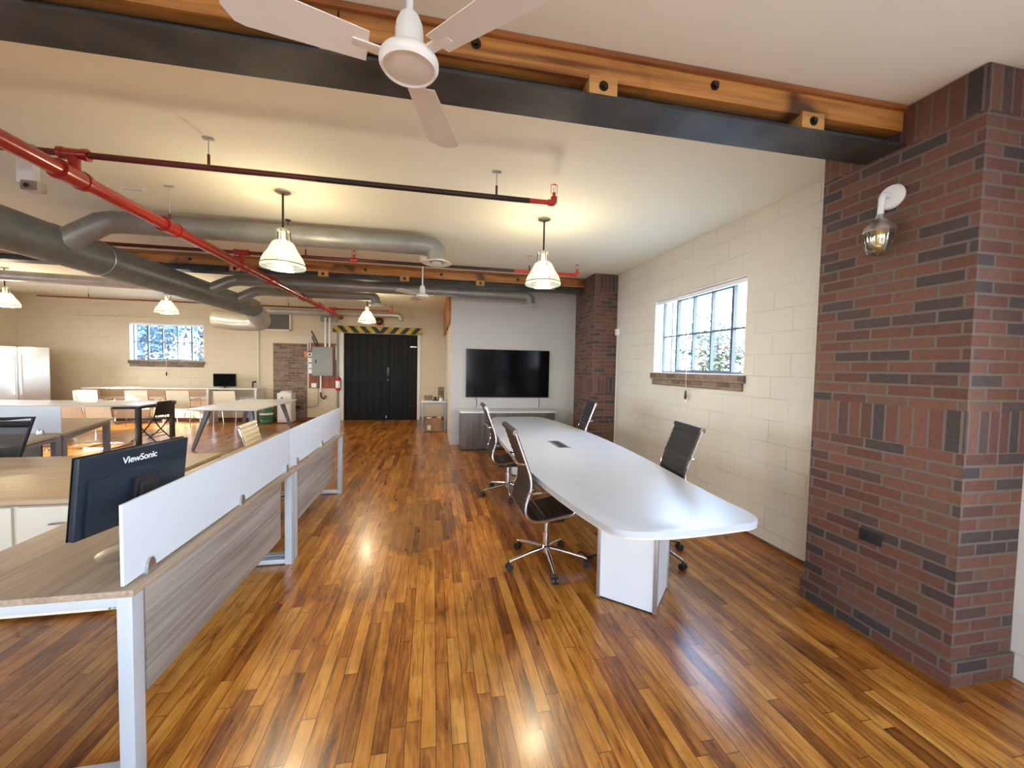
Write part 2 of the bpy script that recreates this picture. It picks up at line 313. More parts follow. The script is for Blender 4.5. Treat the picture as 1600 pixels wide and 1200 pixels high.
def shade_mat():
    m = bpy.data.materials.new('prismatic_glass_shade'); m.use_nodes = True; t = m.node_tree; t.nodes.clear()
    o = t.nodes.new('ShaderNodeOutputMaterial')
    tr = t.nodes.new('ShaderNodeBsdfTranslucent'); tr.inputs[0].default_value = (0.028, 0.032, 0.020, 1)
    gl = t.nodes.new('ShaderNodeBsdfGlossy'); gl.inputs['Roughness'].default_value = 0.12
    tp = t.nodes.new('ShaderNodeBsdfTransparent')
    em = t.nodes.new('ShaderNodeEmission'); em.inputs[0].default_value = (0.95, 1.0, 0.72, 1)
    tc = t.nodes.new('ShaderNodeTexCoord'); s_ = t.nodes.new('ShaderNodeSeparateXYZ'); t.links.new(tc.outputs['Object'], s_.inputs[0])
    w = math_n(t, 'SINE', math_n(t, 'MULTIPLY', s_.outputs['Z'], 240.0))
    t.links.new(math_n(t, 'ADD', 0.20, math_n(t, 'MULTIPLY', w, 0.06)), em.inputs[1])  # lamplight put into the glass as its own glow, banded like ribs
    a = t.nodes.new('ShaderNodeMixShader'); a.inputs[0].default_value = 0.45; t.links.new(tr.outputs[0], a.inputs[1]); t.links.new(tp.outputs[0], a.inputs[2])
    c = t.nodes.new('ShaderNodeMixShader'); c.inputs[0].default_value = 0.12; t.links.new(a.outputs[0], c.inputs[1]); t.links.new(gl.outputs[0], c.inputs[2])
    ad = t.nodes.new('ShaderNodeAddShader'); t.links.new(c.outputs[0], ad.inputs[0]); t.links.new(em.outputs[0], ad.inputs[1]); t.links.new(ad.outputs[0], o.inputs[0]); return m
M['shade'] = shade_mat()
M['jar'] = glass_mat('ribbed_glass_jar', (0.72, 0.74, 0.66), 0.22, 0.08)

# ---------------------------------------------------------------- mesh builder
class MB:
    def __init__(s): s.bm = bmesh.new()
    def _add(s, verts, faces):
        vs = [s.bm.verts.new(v) for v in verts]
        out = []
        for f in faces:
            try: out.append(s.bm.faces.new([vs[i] for i in f]))
            except ValueError: pass
        return vs, out
    def box(s, a, b, bev=0.0, rot=None, at=None):
        (x0, y0, z0), (x1, y1, z1) = a, b
        v = [Vector(p) for p in ((x0,y0,z0),(x1,y0,z0),(x1,y1,z0),(x0,y1,z0),(x0,y0,z1),(x1,y0,z1),(x1,y1,z1),(x0,y1,z1))]
        if rot is not None:
            c = Vector(at) if at is not None else sum(v, Vector())/8
            v = [rot @ (p-c) + c for p in v]
        vs, fs = s._add(v, [(0,3,2,1),(4,5,6,7),(0,1,5,4),(1,2,6,5),(2,3,7,6),(3,0,4,7)])
        if bev > 0:
            es = list({e for f in fs for e in f.edges})
            bmesh.ops.bevel(s.bm, geom=es, offset=bev, segments=2, profile=0.7, affect='EDGES', clamp_overlap=True)
        return s
    def cyl(s, p0, p1, r0, r1=None, seg=16, cap=True):
        r1 = r0 if r1 is None else r1
        p0, p1 = Vector(p0), Vector(p1); d = (p1-p0).normalized()
        a = d.orthogonal().normalized(); b = d.cross(a)
        v = []
        for p, r in ((p0, r0), (p1, r1)):
            for i in range(seg):
                t = 2*PI*i/seg; v.append(p + (a*math.cos(t)+b*math.sin(t))*r)
        f = [(i, (i+1) % seg, seg+(i+1) % seg, seg+i) for i in range(seg)]
        if cap: f += [tuple(reversed(range(seg))), tuple(range(seg, 2*seg))]
        s._add(v, f); return s
    def tube(s, pts, r, seg=10, closed=False, flat=None):
        pts = [Vector(p) for p in pts]; n = len(pts); rings = []
        T = []
        for i in range(n):
            if closed: d = pts[(i+1) % n]-pts[i-1]
            else: d = pts[min(i+1, n-1)]-pts[max(i-1, 0)]
            T.append(d.normalized())
        a = T[0].orthogonal().normalized()
        for i in range(n):
            a = (a - T[i]*a.dot(T[i])).normalized(); b = T[i].cross(a)
            rr = r[i] if isinstance(r, (list, tuple)) else r
            rings.append([pts[i] + (a*math.cos(2*PI*k/seg)+b*math.sin(2*PI*k/seg))*rr for k in range(seg)])
        v = [p for rg in rings for p in rg]; f = []
        m = n if closed else n-1
        for i in range(m):
            j = (i+1) % n
            for k in range(seg): f.append((i*seg+k, i*seg+(k+1) % seg, j*seg+(k+1) % seg, j*seg+k))
        if not closed: f += [tuple(reversed(range(seg))), tuple(range((n-1)*seg, n*seg))]
        s._add(v, f); return s
    def lathe(s, prof, c=(0, 0, 0), seg=32, axis=None, cap=True):
        c = Vector(c); q = Matrix.Identity(3) if axis is None else Vector((0, 0, 1)).rotation_difference(Vector(axis)).to_matrix()
        v = []
        for r, z in prof:
            for i in range(seg): v.append(c + q @ Vector((r*math.cos(2*PI*i/seg), r*math.sin(2*PI*i/seg), z)))
        f = []
        for j in range(len(prof)-1):
            for i in range(seg): f.append((j*seg+i, j*seg+(i+1) % seg, (j+1)*seg+(i+1) % seg, (j+1)*seg+i))
        if cap:
            if prof[0][0] > 1e-4: f.append(tuple(reversed(range(seg))))
            if prof[-1][0] > 1e-4: f.append(tuple(range((len(prof)-1)*seg, len(prof)*seg)))
        s._add(v, f); return s
    def prism(s, poly, z0, z1, bev=0.0):
        n = len(poly); v = [(x, y, z0) for x, y in poly]+[(x, y, z1) for x, y in poly]
        vs, fs = s._add(v, [tuple(reversed(range(n))), tuple(range(n, 2*n))]+[(i, (i+1) % n, n+(i+1) % n, n+i) for i in range(n)])
        if bev:
            es = [e for f in fs[:2] for e in f.edges]
            bmesh.ops.bevel(s.bm, geom=es, offset=bev, segments=2, profile=0.7, affect='EDGES', clamp_overlap=True)
        return s
    def strip(s, a, b):
        """closed slab between two lists of 3D points rows (top and bottom), each row = list of points"""
        na = len(a); w = len(a[0]); v = [p for r in a for p in r]+[p for r in b for p in r]; o = na*w; f = []
        for i in range(na-1):
            for j in range(w-1):
                q = (i*w+j, i*w+j+1, (i+1)*w+j+1, (i+1)*w+j); f.append(q); f.append(tuple(o+k for k in reversed(q)))
            for j in (0, w-1):
                q = (i*w+j, (i+1)*w+j, o+(i+1)*w+j, o+i*w+j); f.append(q if j == 0 else tuple(reversed(q)))
        for i in (0, na-1):
            for j in range(w-1):
                q = (i*w+j, o+i*w+j, o+i*w+j+1, i*w+j+1); f.append(q if i == 0 else tuple(reversed(q)))
        s._add(v, f); return s
    def obj(s, name, m, parent=None, loc=None, smooth=True, world=False):
        bmesh.ops.remove_doubles(s.bm, verts=s.bm.verts, dist=1e-6)
        bmesh.ops.recalc_face_normals(s.bm, faces=s.bm.faces)
        me = bpy.data.meshes.new(name); s.bm.to_mesh(me); s.bm.free()
        if smooth:
            for p in me.polygons: p.use_smooth = True
            me.set_sharp_from_angle(angle=math.radians(38))
        me.materials.append(m if not isinstance(m, str) else M[m])
        o = bpy.data.objects.new(name, me); COL.objects.link(o)
        if parent is not None:
            o.parent = parent
            if world:
                r = parent; off = Vector()
                while r is not None: off += r.location; r = r.parent
                o.location = -off
        if loc is not None: o.location = loc
        return o
def tag(o, label=None, cat=None, group=None, kind=None):
    if label: o['label'] = label
    if cat: o['category'] = cat
    if group: o['group'] = group
    if kind: o['kind'] = kind
    return o
def thing(name, label, cat, loc=(0, 0, 0), rotz=0.0, group=None):
    o = bpy.data.objects.new(name, None); COL.objects.link(o); o.location = loc; o.rotation_euler = (0, 0, rotz)
    o.empty_display_size = 0.1
    return tag(o, label, cat, group)
def copy_tree(o, parent=None):
    c = o.copy(); COL.objects.link(c)
    if parent is not None: c.parent = parent
    for ch in list(o.children): copy_tree(ch, c)
    return c
def place(proto, used, loc, rotz, label, group=None):
    o = proto if not used else copy_tree(proto)
    o.location = loc; o.rotation_euler = (0, 0, rotz); o['label'] = label
    if group: o['group'] = group
    return o
def box(name, a, b, m, parent=None, bev=0.0, world=False): return MB().box(a, b, bev).obj(name, m, parent, world=world)
def struct(o, label=None): return tag(o, label, None, None, 'structure')
def bez(p0, p1, p2, n=6):
    p0, p1, p2 = Vector(p0), Vector(p1), Vector(p2)
    return [p0*(1-t)**2 + p1*2*t*(1-t) + p2*t*t for t in [i/n for i in range(n+1)]]
def rounded(pts, r, n=5):
    """polyline with rounded corners"""
    pts = [Vector(p) for p in pts]; out = [pts[0]]
    for i in range(1, len(pts)-1):
        a, b, c = pts[i-1], pts[i], pts[i+1]
        ra = min(r, (a-b).length*0.49, (c-b).length*0.49)
        out += bez(b+(a-b).normalized()*ra, b, b+(c-b).normalized()*ra, n)
    return out+[pts[-1]]

# ---------------------------------------------------------------- room shell
XR, XL, YB, YF = 3.05, -10.0, 12.03, -3.2
def cz(y): return min(3.105+0.0135*y, 3.20)
struct(box('floor', (XL-0.3, YF-0.3, -0.2), (XR+0.3, YB+0.3, 0.0), 'floor'))
mb = MB()
yk = (3.20-3.105)/0.0135
mb._add([(XL-.3, YF-.3, cz(YF-.3)), (XR+.3, YF-.3, cz(YF-.3)), (XR+.3, yk, 3.2), (XL-.3, yk, 3.2), (XR+.3, YB+.3, 3.2), (XL-.3, YB+.3, 3.2),
         (XL-.3, YF-.3, 3.5), (XR+.3, YF-.3, 3.5), (XR+.3, YB+.3, 3.5), (XL-.3, YB+.3, 3.5)],
        [(0,1,2,3), (3,2,4,5), (6,9,8,7), (0,6,7,1), (4,8,9,5), (1,7,8,4,2), (0,3,5,9,6)])
struct(mb.obj('ceiling', 'ceiling', smooth=False))
def wall_open(name, axis, p0, p1, u0, u1, holes, m, z0=0.0, z1=3.21):
    """wall slab with rectangular openings. axis 'x': wall runs along X between y=p0..p1"""
    mb = MB(); us = sorted({u0, u1, *[h[0] for h in holes], *[h[1] for h in holes]})
    def bx(a, b, c, d):
        if axis == 'x': mb.box((a, p0, c), (b, p1, d))
        else: mb.box((p0, a, c), (p1, b, d))
    for a, b in zip(us, us[1:]):
        hs = [h for h in holes if h[0] <= a+1e-6 and h[1] >= b-1e-6]
        if not hs: bx(a, b, z0, z1)
        else:
            h = hs[0]
            if h[2] > z0: bx(a, b, z0, h[2])
            bx(a, b, h[3], z1)
    o = mb.obj(name, m, smooth=False); return struct(o)
WR = [(3.47, 5.14, 1.565, 2.555), (-2.1, 0.7, 1.2, 2.65)]  # second opening is out of view, enlarged for light from the right
WB = [(-7.67, -5.985, 1.60, 2.56)]
wall_open('wall_right', 'y', XR, XR+0.26, YF, YB+0.26, WR, 'block')
wall_open('wall_back', 'x', YB, YB+0.26, XL-0.26, XR+0.26, WB+[(-2.48, -0.45, 0.0, 2.48)], 'blockL')
WL = [(0.4, 2.4, 1.0, 2.6), (4.2, 6.2, 1.0, 2.6), (7.9, 9.9, 0.9, 2.6)]
wall_open('wall_left', 'y', XL-0.26, XL, YF, YB, WL, 'blockL')
WF = [(-7.6, -5.4, 0.9, 2.6), (-3.6, -1.4, 0.9, 2.6), (-0.6, 1.6, 0.9, 2.6)]
wall_open('wall_rear', 'x', YF-0.26, YF, XL-0.26, XR+0.26, WF, 'block')
struct(box('wall_partition', (0.35, 8.15, 0), (XR, 8.27, 3.2), 'plaster'))
struct(box('wall_partition_side', (0.35, 8.27, 0), (0.47, YB, 3.2), 'plaster_side'))

def portal(name, loc, size, direction):
    d = bpy.data.lights.new(name, 'AREA'); d.shape = 'RECTANGLE'; d.size, d.size_y = size
    d.cycles.is_portal = True
    o = bpy.data.objects.new(name, d); COL.objects.link(o); o.location = loc
    o.rotation_euler = Vector(direction).to_track_quat('-Z', 'Z').to_euler(); return o
for i, (a, b, c, d) in enumerate(WR): portal('window_daylight', (XR+0.28, (a+b)/2, (c+d)/2), (b-a, d-c), (-1, 0, 0))
for i, (a, b, c, d) in enumerate(WL): portal('window_daylight', (XL-0.28, (a+b)/2, (c+d)/2), (b-a, d-c), (1, 0, 0))
for i, (a, b, c, d) in enumerate(WB): portal('window_daylight', ((a+b)/2, YB+0.28, (c+d)/2), (b-a, d-c), (0, -1, 0))
for i, (a, b, c, d) in enumerate(WF): portal('window_daylight', ((a+b)/2, YF-0.28, (c+d)/2), (b-a, d-c), (0, 1, 0))

def window(idx, face, u0, u1, z0, z1, cols, rows, sign=1, axis='y', depth=0.13, sill=True, vent=True, plain=False):
    """steel window set back in a block wall; face = inner wall plane, sign = outward direction"""
    def P(u, w, z): return (face+sign*w, u, z) if axis == 'y' else (u, face+sign*w, z)
    def B(mb, ua, ub, wa, wb, za, zb, bev=0):
        a, b = P(ua, wa, za), P(ub, wb, zb)
        mb.box(tuple(min(p, q) for p, q in zip(a, b)), tuple(max(p, q) for p, q in zip(a, b)), bev)
    root = thing('window_%d' % idx, None, None, P((u0+u1)/2, depth, z0)); tag(root, kind='structure')
    f = MB(); d0, d1 = depth, depth+0.035; e = 0.022
    B(f, u0, u1, d0, d1, z0, z0+e); B(f, u0, u1, d0, d1, z1-e, z1); B(f, u0, u0+e, d0, d1, z0, z1); B(f, u1-e, u1, d0, d1, z0, z1)
    for i in range(1, cols):
        u = u0+(u1-u0)*i/cols; t = 0.011
        if vent and i in (1, cols-1): t = 0.017
        B(f, u-t, u+t, d0-(0.01 if t > .01 else 0), d1, z0, z1)
    for j in range(1, rows):
        z = z0+(z1-z0)*j/rows; B(f, u0, u1, d0, d1, z-0.009, z+0.009)
    if vent:
        ua, ub = u0+(u1-u0)/cols, u1-(u1-u0)/cols
        B(f, ua, ub, d0-0.012, d1, z0, z0+0.04); B(f, ua, ub, d0-0.012, d1, z1-0.045, z1-0.015)
    f.obj('window_frame', 'steelwin', root, world=True)
    g = MB(); B(g, u0, u1, d0+0.016, d0+0.020, z0, z1); g.obj('window_pane', 'winglass', root, world=True)
    if plain: return root
    r = MB()      # painted reveal lining
    t = 0.006
    B(r, u0, u1, 0.0, depth, z0, z0+t); B(r, u0, u1, 0.0, depth, z1-t, z1); B(r, u0, u0+t, 0.0, depth, z0, z1); B(r, u1-t, u1, 0.0, depth, z0, z1)
    r.obj('window_reveal', 'reveal', root, world=True)
    if sill:
        m = MB(); B(m, u0-0.03, u1+0.03, -0.035, 0.0, z0-0.085, z0-0.005, 0.004); B(m, u0+0.0, u1-0.0, -0.02, 0.0, z0-0.165, z0-0.088, 0.004)
        m.obj('window_sill', 'oldbrick', root, world=True)
    bl = MB(); B(bl, u0+0.01, u1-0.01, 0.01, 0.05, z1-0.055, z1-0.012, 0.006); bl.obj('roller_blind_cassette', 'white', root, world=True)
    return root
window(1, XR, *WR[0], 5, 2, 1, 'y'); window(2, XR, *WR[1], 5, 2, 1, 'y')
window(3, YB, *WB[0], 5, 2, 1, 'x')
k = 4
for w in WL: window(k, XL, *w, 5, 3, -1, 'y', plain=True); k += 1
for w in WF: window(k, YF, *w, 5, 3, -1, 'x', plain=True); k += 1

def cord(loc, label, z_top, z_bot, r=0.0035):
    t = thing('blind_cord', label, 'blind cord', (loc[0], loc[1], z_bot), 0)
    MB().cyl((0, 0, 0.10), (0, 0, z_top-z_bot), r, seg=6).obj('cord', 'offwhite', t)
    MB().lathe([(0.004, 0.0), (0.013, 0.01), (0.016, 0.04), (0.012, 0.085), (0.005, 0.11)], seg=12).obj('pull_handle', 'black', t)
    MB().lathe([(0.003, -0.035), (0.011, -0.03), (0.011, -0.018), (0.003, -0.012)], seg=10).obj('cord_stop', 'white', t)
    MB().cyl((0, 0, -0.03), (0, 0, 0.01), 0.0025, seg=6).obj('cord_end', 'offwhite', t)
cord((XR-0.045, 4.33), 'black pull handle on a cord below the white-framed window beside the brick pillar', 2.52, 1.25)
cord((-6.83, YB-0.045), 'black pull handle on a cord below the window above the long white counter', 2.52, 1.20)

# doors in the back wall
d = thing('door_1', None, None, (-1.465, YB, 0)); tag(d, kind='structure')
for i, (a, b, n) in enumerate(((-2.47, -1.25, 6), (-1.235, -0.46, 6))):
    mb = MB(); w = (b-a)/n
    for q in range(n): mb.box((a+q*w+0.004, YB+0.03, 0.02), (a+(q+1)*w-0.004, YB+0.07, 2.475), 0.006)
    mb.box((a, YB+0.055, 0.02), (b, YB+0.09, 2.475))
    lf = mb.obj('door_leaf', 'blackdoor', d, world=True)
    MB().box((a+0.01, YB+0.005, 1.10), (b-0.01, YB+0.03, 1.23), 0.004).obj('cross_rail', 'blackdoor', lf, world=True)
MB().box((-2.479, YB+0.095, 0.0), (-0.451, YB+0.13, 2.479)).obj('door_light_stop', 'blackdoor', d, world=True)  # added slab that keeps outside light from leaking round the leaves
MB().box((-2.479, YB+0.0, 0.0), (-0.451, YB+0.10, 0.015)).obj('threshold', 'blackdoor', d, world=True)
MB().box((-0.66, YB+0.01, 2.12), (-0.47, YB+0.03, 2.15), 0.004).obj('strap_hinge', 'alu', d, world=True)
MB().box((-0.66, YB+0.01, 0.40), (-0.50, YB+0.03, 0.415), 0.004).obj('strap_hinge', 'black', d, world=True)
MB().box((-1.31, YB-0.005, 1.28), (-1.24, YB+0.04, 1.52), 0.008).obj('door_latch', 'black', d, world=True)
MB().lathe([(0.03, 0), (0.04, 0.02), (0.03, 0.04)], (-1.27, YB+0.0, 1.16), 14, (0, -1, 0)).obj('door_knob', 'black', d, world=True)
MB().box((-1.33, YB+0.01, 0.05), (-1.31, YB+0.03, 0.12), 0.004).obj('foot_bolt', 'alu', d, world=True)
fr = MB(); fr.box((-2.60, YB-0.02, 0), (-2.48, YB+0.02, 2.48), 0.003); fr.box((-0.45, YB-0.02, 0), (-0.37, YB+0.02, 2.48), 0.003)
fr.obj('door_frame', 'offwhite', d, world=True)
struct(box('trim_1', (-2.66, YB-0.06, 0), (-2.615, YB-0.001, 2.50), 'panelgrey', bev=0.003))
struct(MB().box((-9.99, YB-0.02, 0), (-2.67, YB-0.001, 0.09)).box((-0.36, YB-0.02, 0), (0.34, YB-0.001, 0.09)).obj('baseboard_back', 'basebd'))
struct(MB().box((XR-0.012, 2.36, 0), (XR-0.001, 6.33, 0.03)).obj('baseboard_right', 'basebd'))
struct(MB().box((-4.297, YB-0.012, 0), (-3.44, YB-0.001, 2.14)).obj('wall_brick_infill', 'oldbrick'))
hz = MB().box((-2.755, YB-0.055, 2.49), (-0.317, YB-0.022, 2.675), 0.004).obj('hazard_board', 'hazard')
tag(hz, 'black and yellow striped warning board above the black double doors', 'sign')

# pillars
def pillar(y0, y1, h, label, plinth):
    t = thing('brick_pillar', label, 'pillar', ((2.63+XR)/2, (y0+y1)/2, 0))
    mb = MB().box((2.63, y0, 0), (XR-0.001, y1, h)); mb.obj('pillar_shaft', 'brick', t, world=True, smooth=False)
    if plinth: MB().box((2.612, y0-0.018, 0), (XR-0.001, y1+0.018, 0.135), 0.004).obj('plinth', 'brick', t, world=True)
    return t
p1 = pillar(1.515, 2.34, 3.12, 'large red-brown brick pillar carrying a wall lantern', True)
p2 = pillar(6.33, 7.20, 3.185, 'red-brown brick pillar beside the wall-mounted television', False)

# ---------------------------------------------------------------- beams
def beam(yf, yb, zb, zt, x0, x1, blocks, bolts, label, joints=()):
    t = thing('timber_and_steel_beam', label, 'beam', ((x0+x1)/2, (yf+yb)/2, zb))
    ym = (yf+yb)/2; zw = zb+0.078
    mb = MB()
    mb.box((x0, yf-0.006, zb-0.012), (x1, yb+0.006, zb+0.002)); mb.box((x0, ym-0.012, zb), (x1, ym+0.012, zt-0.002))
    mb.obj('steel_flange', 'steel', t, world=True)
    mb = MB()
    xs = [x0, *joints, x1]
    for a, b in zip(xs, xs[1:]):
        mb.box((a+0.003, yf+0.012, zw), (b-0.003, ym-0.014, zt-0.028), 0.006); mb.box((a+0.003, ym+0.014, zw), (b-0.003, yb-0.012, zt-0.028), 0.006)
    mb.obj('timber', 'timberX', t, world=True)
    MB().box((x0, yf-0.004, zt-0.027), (x1, yb+0.004, zt), 0.003).obj('cap_board', 'capboard', t, world=True)
    for x in blocks:
        bk = MB().box((x-0.072, yf, zb+0.003), (x+0.072, ym-0.013, zw+0.012), 0.003).obj('spacer_block', 'timberblock', t, world=True)
        MB().lathe([(0.024, 0), (0.024, 0.004), (0.013, 0.004), (0.013, 0.016)], (x, yf, zb+0.045), 12, (0, -1, 0)).obj('bolt', 'bolt', bk, world=True)
    for x in bolts:
        MB().lathe([(0.024, 0), (0.024, 0.004), (0.014, 0.004), (0.014, 0.018)], (x, yf+0.012, zb+0.148), 12, (0, -1, 0)).obj('bolt', 'bolt', t, world=True)
    return t
beam(1.86, 2.07, 2.912, 3.128, XL, 2.628, (-4.13, -2.89, -1.65, -0.41, 0.79, 2.0), (-3.5, -2.27, -1.03, 0.175, 1.40),
     'orange timber beam bolted to black steel over the near desks, crossing behind the near ceiling fan', (-0.41, ))
beam(6.79, 7.00, 2.962, 3.197, XL, 2.628, (-4.19, -2.95, -1.71, -0.47, 0.77, 2.01), (-3.55, -2.33, -1.08, 0.12, 1.42),
     'orange timber and steel beam reaching the brick pillar next to the television')
struct(MB().box((0.30, 8.30, 2.49), (0.349, 12.0, 3.199)).obj('trim_2', 'timberY'))

# ---------------------------------------------------------------- conference table
t = thing('conference_table', 'long white boat-shaped meeting table on two boxy white pedestals', 'table', (1.42, 4.25, 0))
def table_outline():
    left = [(1.03, 1.895), (0.96, 1.935), (0.925, 2.02), (0.868, 2.30), (0.812, 2.75), (0.778, 3.3), (0.766, 4.2), (0.80, 5.2), (0.875, 6.0), (0.955, 6.46), (1.0, 6.60), (1.09, 6.675)]
    right = [(1.42, 6.70), (1.76, 6.675), (1.85, 6.56), (1.94, 6.1), (2.03, 5.3), (2.058, 4.7), (2.045, 4.0), (2.0, 3.35), (1.93, 2.7), (1.89, 2.30), (1.895, 2.04), (1.84, 1.915), (1.6, 1.885), (1.31, 1.862), (1.15, 1.870)]
    return left+right
pl = table_outline()
def smooth_poly(p, it=2):
    for _ in range(it):
        q = []
        for i in range(len(p)):
            a, b = p[i], p[(i+1) % len(p)]
            q += [(a[0]*.75+b[0]*.25, a[1]*.75+b[1]*.25), (a[0]*.25+b[0]*.75, a[1]*.25+b[1]*.75)]
        p = q
    return p
pl = smooth_poly(pl, 2)
MB().prism(pl, 0.716, 0.750, 0.004).obj('tabletop', 'tabletop', t, world=True)
MB().prism([((x-1.42)*0.997+1.42, (y-4.25)*0.999+4.25) for x, y in pl], 0.706, 0.716).obj('edge_band', 'whiteedge', t, world=True)
def pedestal(cx, yc, flip=1):
    p = MB().box((cx-0.235, yc-0.17, 0.02), (cx+0.235, yc+0.17, 0.713), 0.003)
    # three-sided boxy base turned so that one corner points at the aisle end
    R = Matrix.Rotation(math.radians(-43*flip), 3, 'Z')
    p.bm.clear()
    p.box((cx-0.192, yc-0.192, 0.012), (cx+0.192, yc+0.192, 0.705), 0.0, R, (cx, yc, 0.36))
    o = p.obj('pedestal', 'white', t, world=True)
    m = MB()
    for sx, sy_ in ((-1, -1), (1, -1), (1, 1), (-1, 1)):
        v = R @ Vector((sx*0.191, sy_*0.191, 0)); m.box((cx+v.x-0.012, yc+v.y-0.012, 0.006), (cx+v.x+0.012, yc+v.y+0.012, 0.709), 0.003, R, (cx+v.x, yc+v.y, 0.36))
    m.obj('corner_trim', 'alu', o, world=True)
    MB().box((cx-0.19, yc-0.19, 0.0), (cx+0.19, yc+0.19, 0.012), 0, R, (cx, yc, 0.006)).obj('base_foot', 'black', o, world=True)
pedestal(1.425, 2.575); pedestal(1.43, 5.75, -1)
g = MB().box((1.315, 4.02, 0.7495), (1.455, 4.43, 0.7535), 0.002).obj('cable_port', 'alu', t, world=True)
MB().box((1.345, 4.05, 0.7530), (1.425, 4.40, 0.7545)).obj('port_lid', 'black', g, world=True)
MB().box((1.30, 2.9, 0.62), (1.56, 5.45, 0.704)).obj('support_rail', 'alu', t, world=True)
cb = MB().tube(rounded([(1.22, 3.18, 0.006), (1.28, 3.24, 0.006), (1.31, 3.10, 0.006), (1.39, 3.17, 0.006), (1.43, 3.02, 0.006)], 0.06), 0.006, 6).obj('power_cable', 'cable')
tag(cb, 'thin black cable lying on the floor behind the nearest black chair', 'cable')

# ---------------------------------------------------------------- ribbed office chairs
def ribbed_chair(name, label, leather, low=False, group=None):
    t = thing(name, label, 'chair', group=group)
    top = 0.925 if low else 1.11
    prof = [(0.255, 0.425), (0.262, 0.455), (0.235, 0.478), (0.17, 0.478), (0.06, 0.460), (-0.06, 0.438), (-0.15, 0.430), (-0.207, 0.455), (-0.235, 0.510),
            (-0.228, 0.580), (-0.198, 0.660), (-0.190, 0.720), (-0.202, 0.790), (-0.232, 0.880)]
    prof += [(-0.245, top)] if low else [(-0.272, 0.985), (-0.318, top)]
    xt = prof[-1][0]-0.004
    P = [Vector((x, 0, z)) for x, z in prof]
    # resample
    pts = []; seg = 0
    for i in range(len(P)-1):
        n = max(2, int((P[i+1]-P[i]).length/0.011))
        for k in range(n): pts.append(P[i].lerp(P[i+1], k/n))
    pts.append(P[-1]); L = [0]
    for i in range(1, len(pts)): L.append(L[-1]+(pts[i]-pts[i-1]).length)
    up_, dn = [], []; ys = [-0.218, -0.212, 0, 0.212, 0.218]
    for i, p in enumerate(pts):
        d = (pts[min(i+2, len(pts)-1)]-pts[max(i-2, 0)]).normalized(); nrm = Vector((d.z, 0, -d.x))
        th = 0.006+0.009*abs(math.sin(PI*L[i]/0.047))**0.6
        up_.append([p-nrm*-th*(0.4 if j in (0, 4) else 1) + Vector((0, y, 0)) for j, y in enumerate(ys)])
        dn.append([p+nrm*-th*(0.4 if j in (0, 4) else 1) + Vector((0, y, 0)) for j, y in enumerate(ys)])
    MB().strip(up_, dn).obj('ribbed_seat', leather, t)
    rail = rounded([Vector((x, 0, z)) for x, z in prof], 0.03, 3)
    for s_ in (-1, 1):
        MB().tube([p+Vector((0, s_*0.228, 0)) for p in rail], 0.0115, 8).obj('side_rail', 'chrome', t)
    hr = MB().cyl((xt, -0.222, top+0.006), (xt, 0.222, top+0.006), 0.024, seg=14).obj('head_roll', leather, t)
    for s_ in (-1, 1): MB().cyl((xt, s_*0.237, top+0.006), (xt, s_*0.222, top+0.006), 0.022, seg=14).obj('end_cap', 'chrome', hr)
    zb = top-0.235; xz = -0.195 if low else -0.232
    MB().tube(rounded([(xz, -0.232, zb), (xz-0.06, -0.20, zb), (xz-0.06, 0.20, zb), (xz, 0.232, zb)], 0.04), 0.011, 8).obj('back_spreader', 'chrome', t)
    MB().tube(rounded([(-0.06, -0.228, 0.435), (-0.06, -0.13, 0.405), (-0.06, 0.13, 0.405), (-0.06, 0.228, 0.435)], 0.04), 0.013, 8).tube(rounded([(0.12, -0.228, 0.462), (0.12, -0.13, 0.41), (0.12, 0.13, 0.41), (0.12, 0.228, 0.462)], 0.04), 0.013, 8).obj('seat_spreader', 'chrome', t)
    for s_ in (-1, 1):
        y = s_*0.262
        pth = rounded([(-0.200, s_*0.232, 0.655), (-0.180, y, 0.662), (0.06, y, 0.668), (0.15, y, 0.60), (0.155, y, 0.50), (0.12, s_*0.232, 0.468)], 0.06, 5)
        MB().tube(pth, 0.0105, 8).obj('armrest', 'chrome', t)
    MB().box((-0.13, -0.075, 0.355), (0.13, 0.075, 0.402), 0.012).box((0.02, 0.07, 0.368), (0.05, 0.20, 0.378), 0.003).obj('tilt_mechanism', 'blackplastic', t)
    MB().cyl((0, 0, 0.10), (0, 0, 0.26), 0.027, seg=16).cyl((0, 0, 0.26), (0, 0, 0.36), 0.019, seg=14).obj('gas_post', 'chrome', t)
    MB().lathe([(0.030, 0.088), (0.040, 0.095), (0.040, 0.140), (0.028, 0.152)], seg=18).obj('hub', 'chrome', t)
    for k in range(5):
        a = 2*PI*k/5 + (0.87 if not low else 0.1); c, s2 = math.cos(a), math.sin(a)
        lg = MB().tube([(c*0.03, s2*0.03, 0.130), (c*0.16, s2*0.16, 0.108), (c*0.30, s2*0.30, 0.080), (c*0.33, s2*0.33, 0.070)], [0.018, 0.015, 0.012, 0.012], 10).obj('leg', 'chrome', t)
        w = MB(); wx, wy = c*0.33, s2*0.33; tx, ty = -s2, c
        w.cyl((wx+tx*0.006, wy+ty*0.006, 0.0265), (wx+tx*0.026, wy+ty*0.026, 0.0265), 0.0265, seg=16)
        w.cyl((wx-tx*0.026, wy-ty*0.026, 0.0265), (wx-tx*0.006, wy-ty*0.006, 0.0265), 0.0265, seg=16)
        w.cyl((wx, wy, 0.03), (wx, wy, 0.075), 0.008, seg=8)
        cs = w.obj('caster', 'black', lg)
    return t
GC = 'black high-back chairs around the meeting table'
proto = ribbed_chair('office_chair', '', 'leather')
place(proto, False, (0.925, 3.10, 0), math.radians(0), 'black ribbed chair on the aisle side, nearest the close end of the white meeting table', GC)
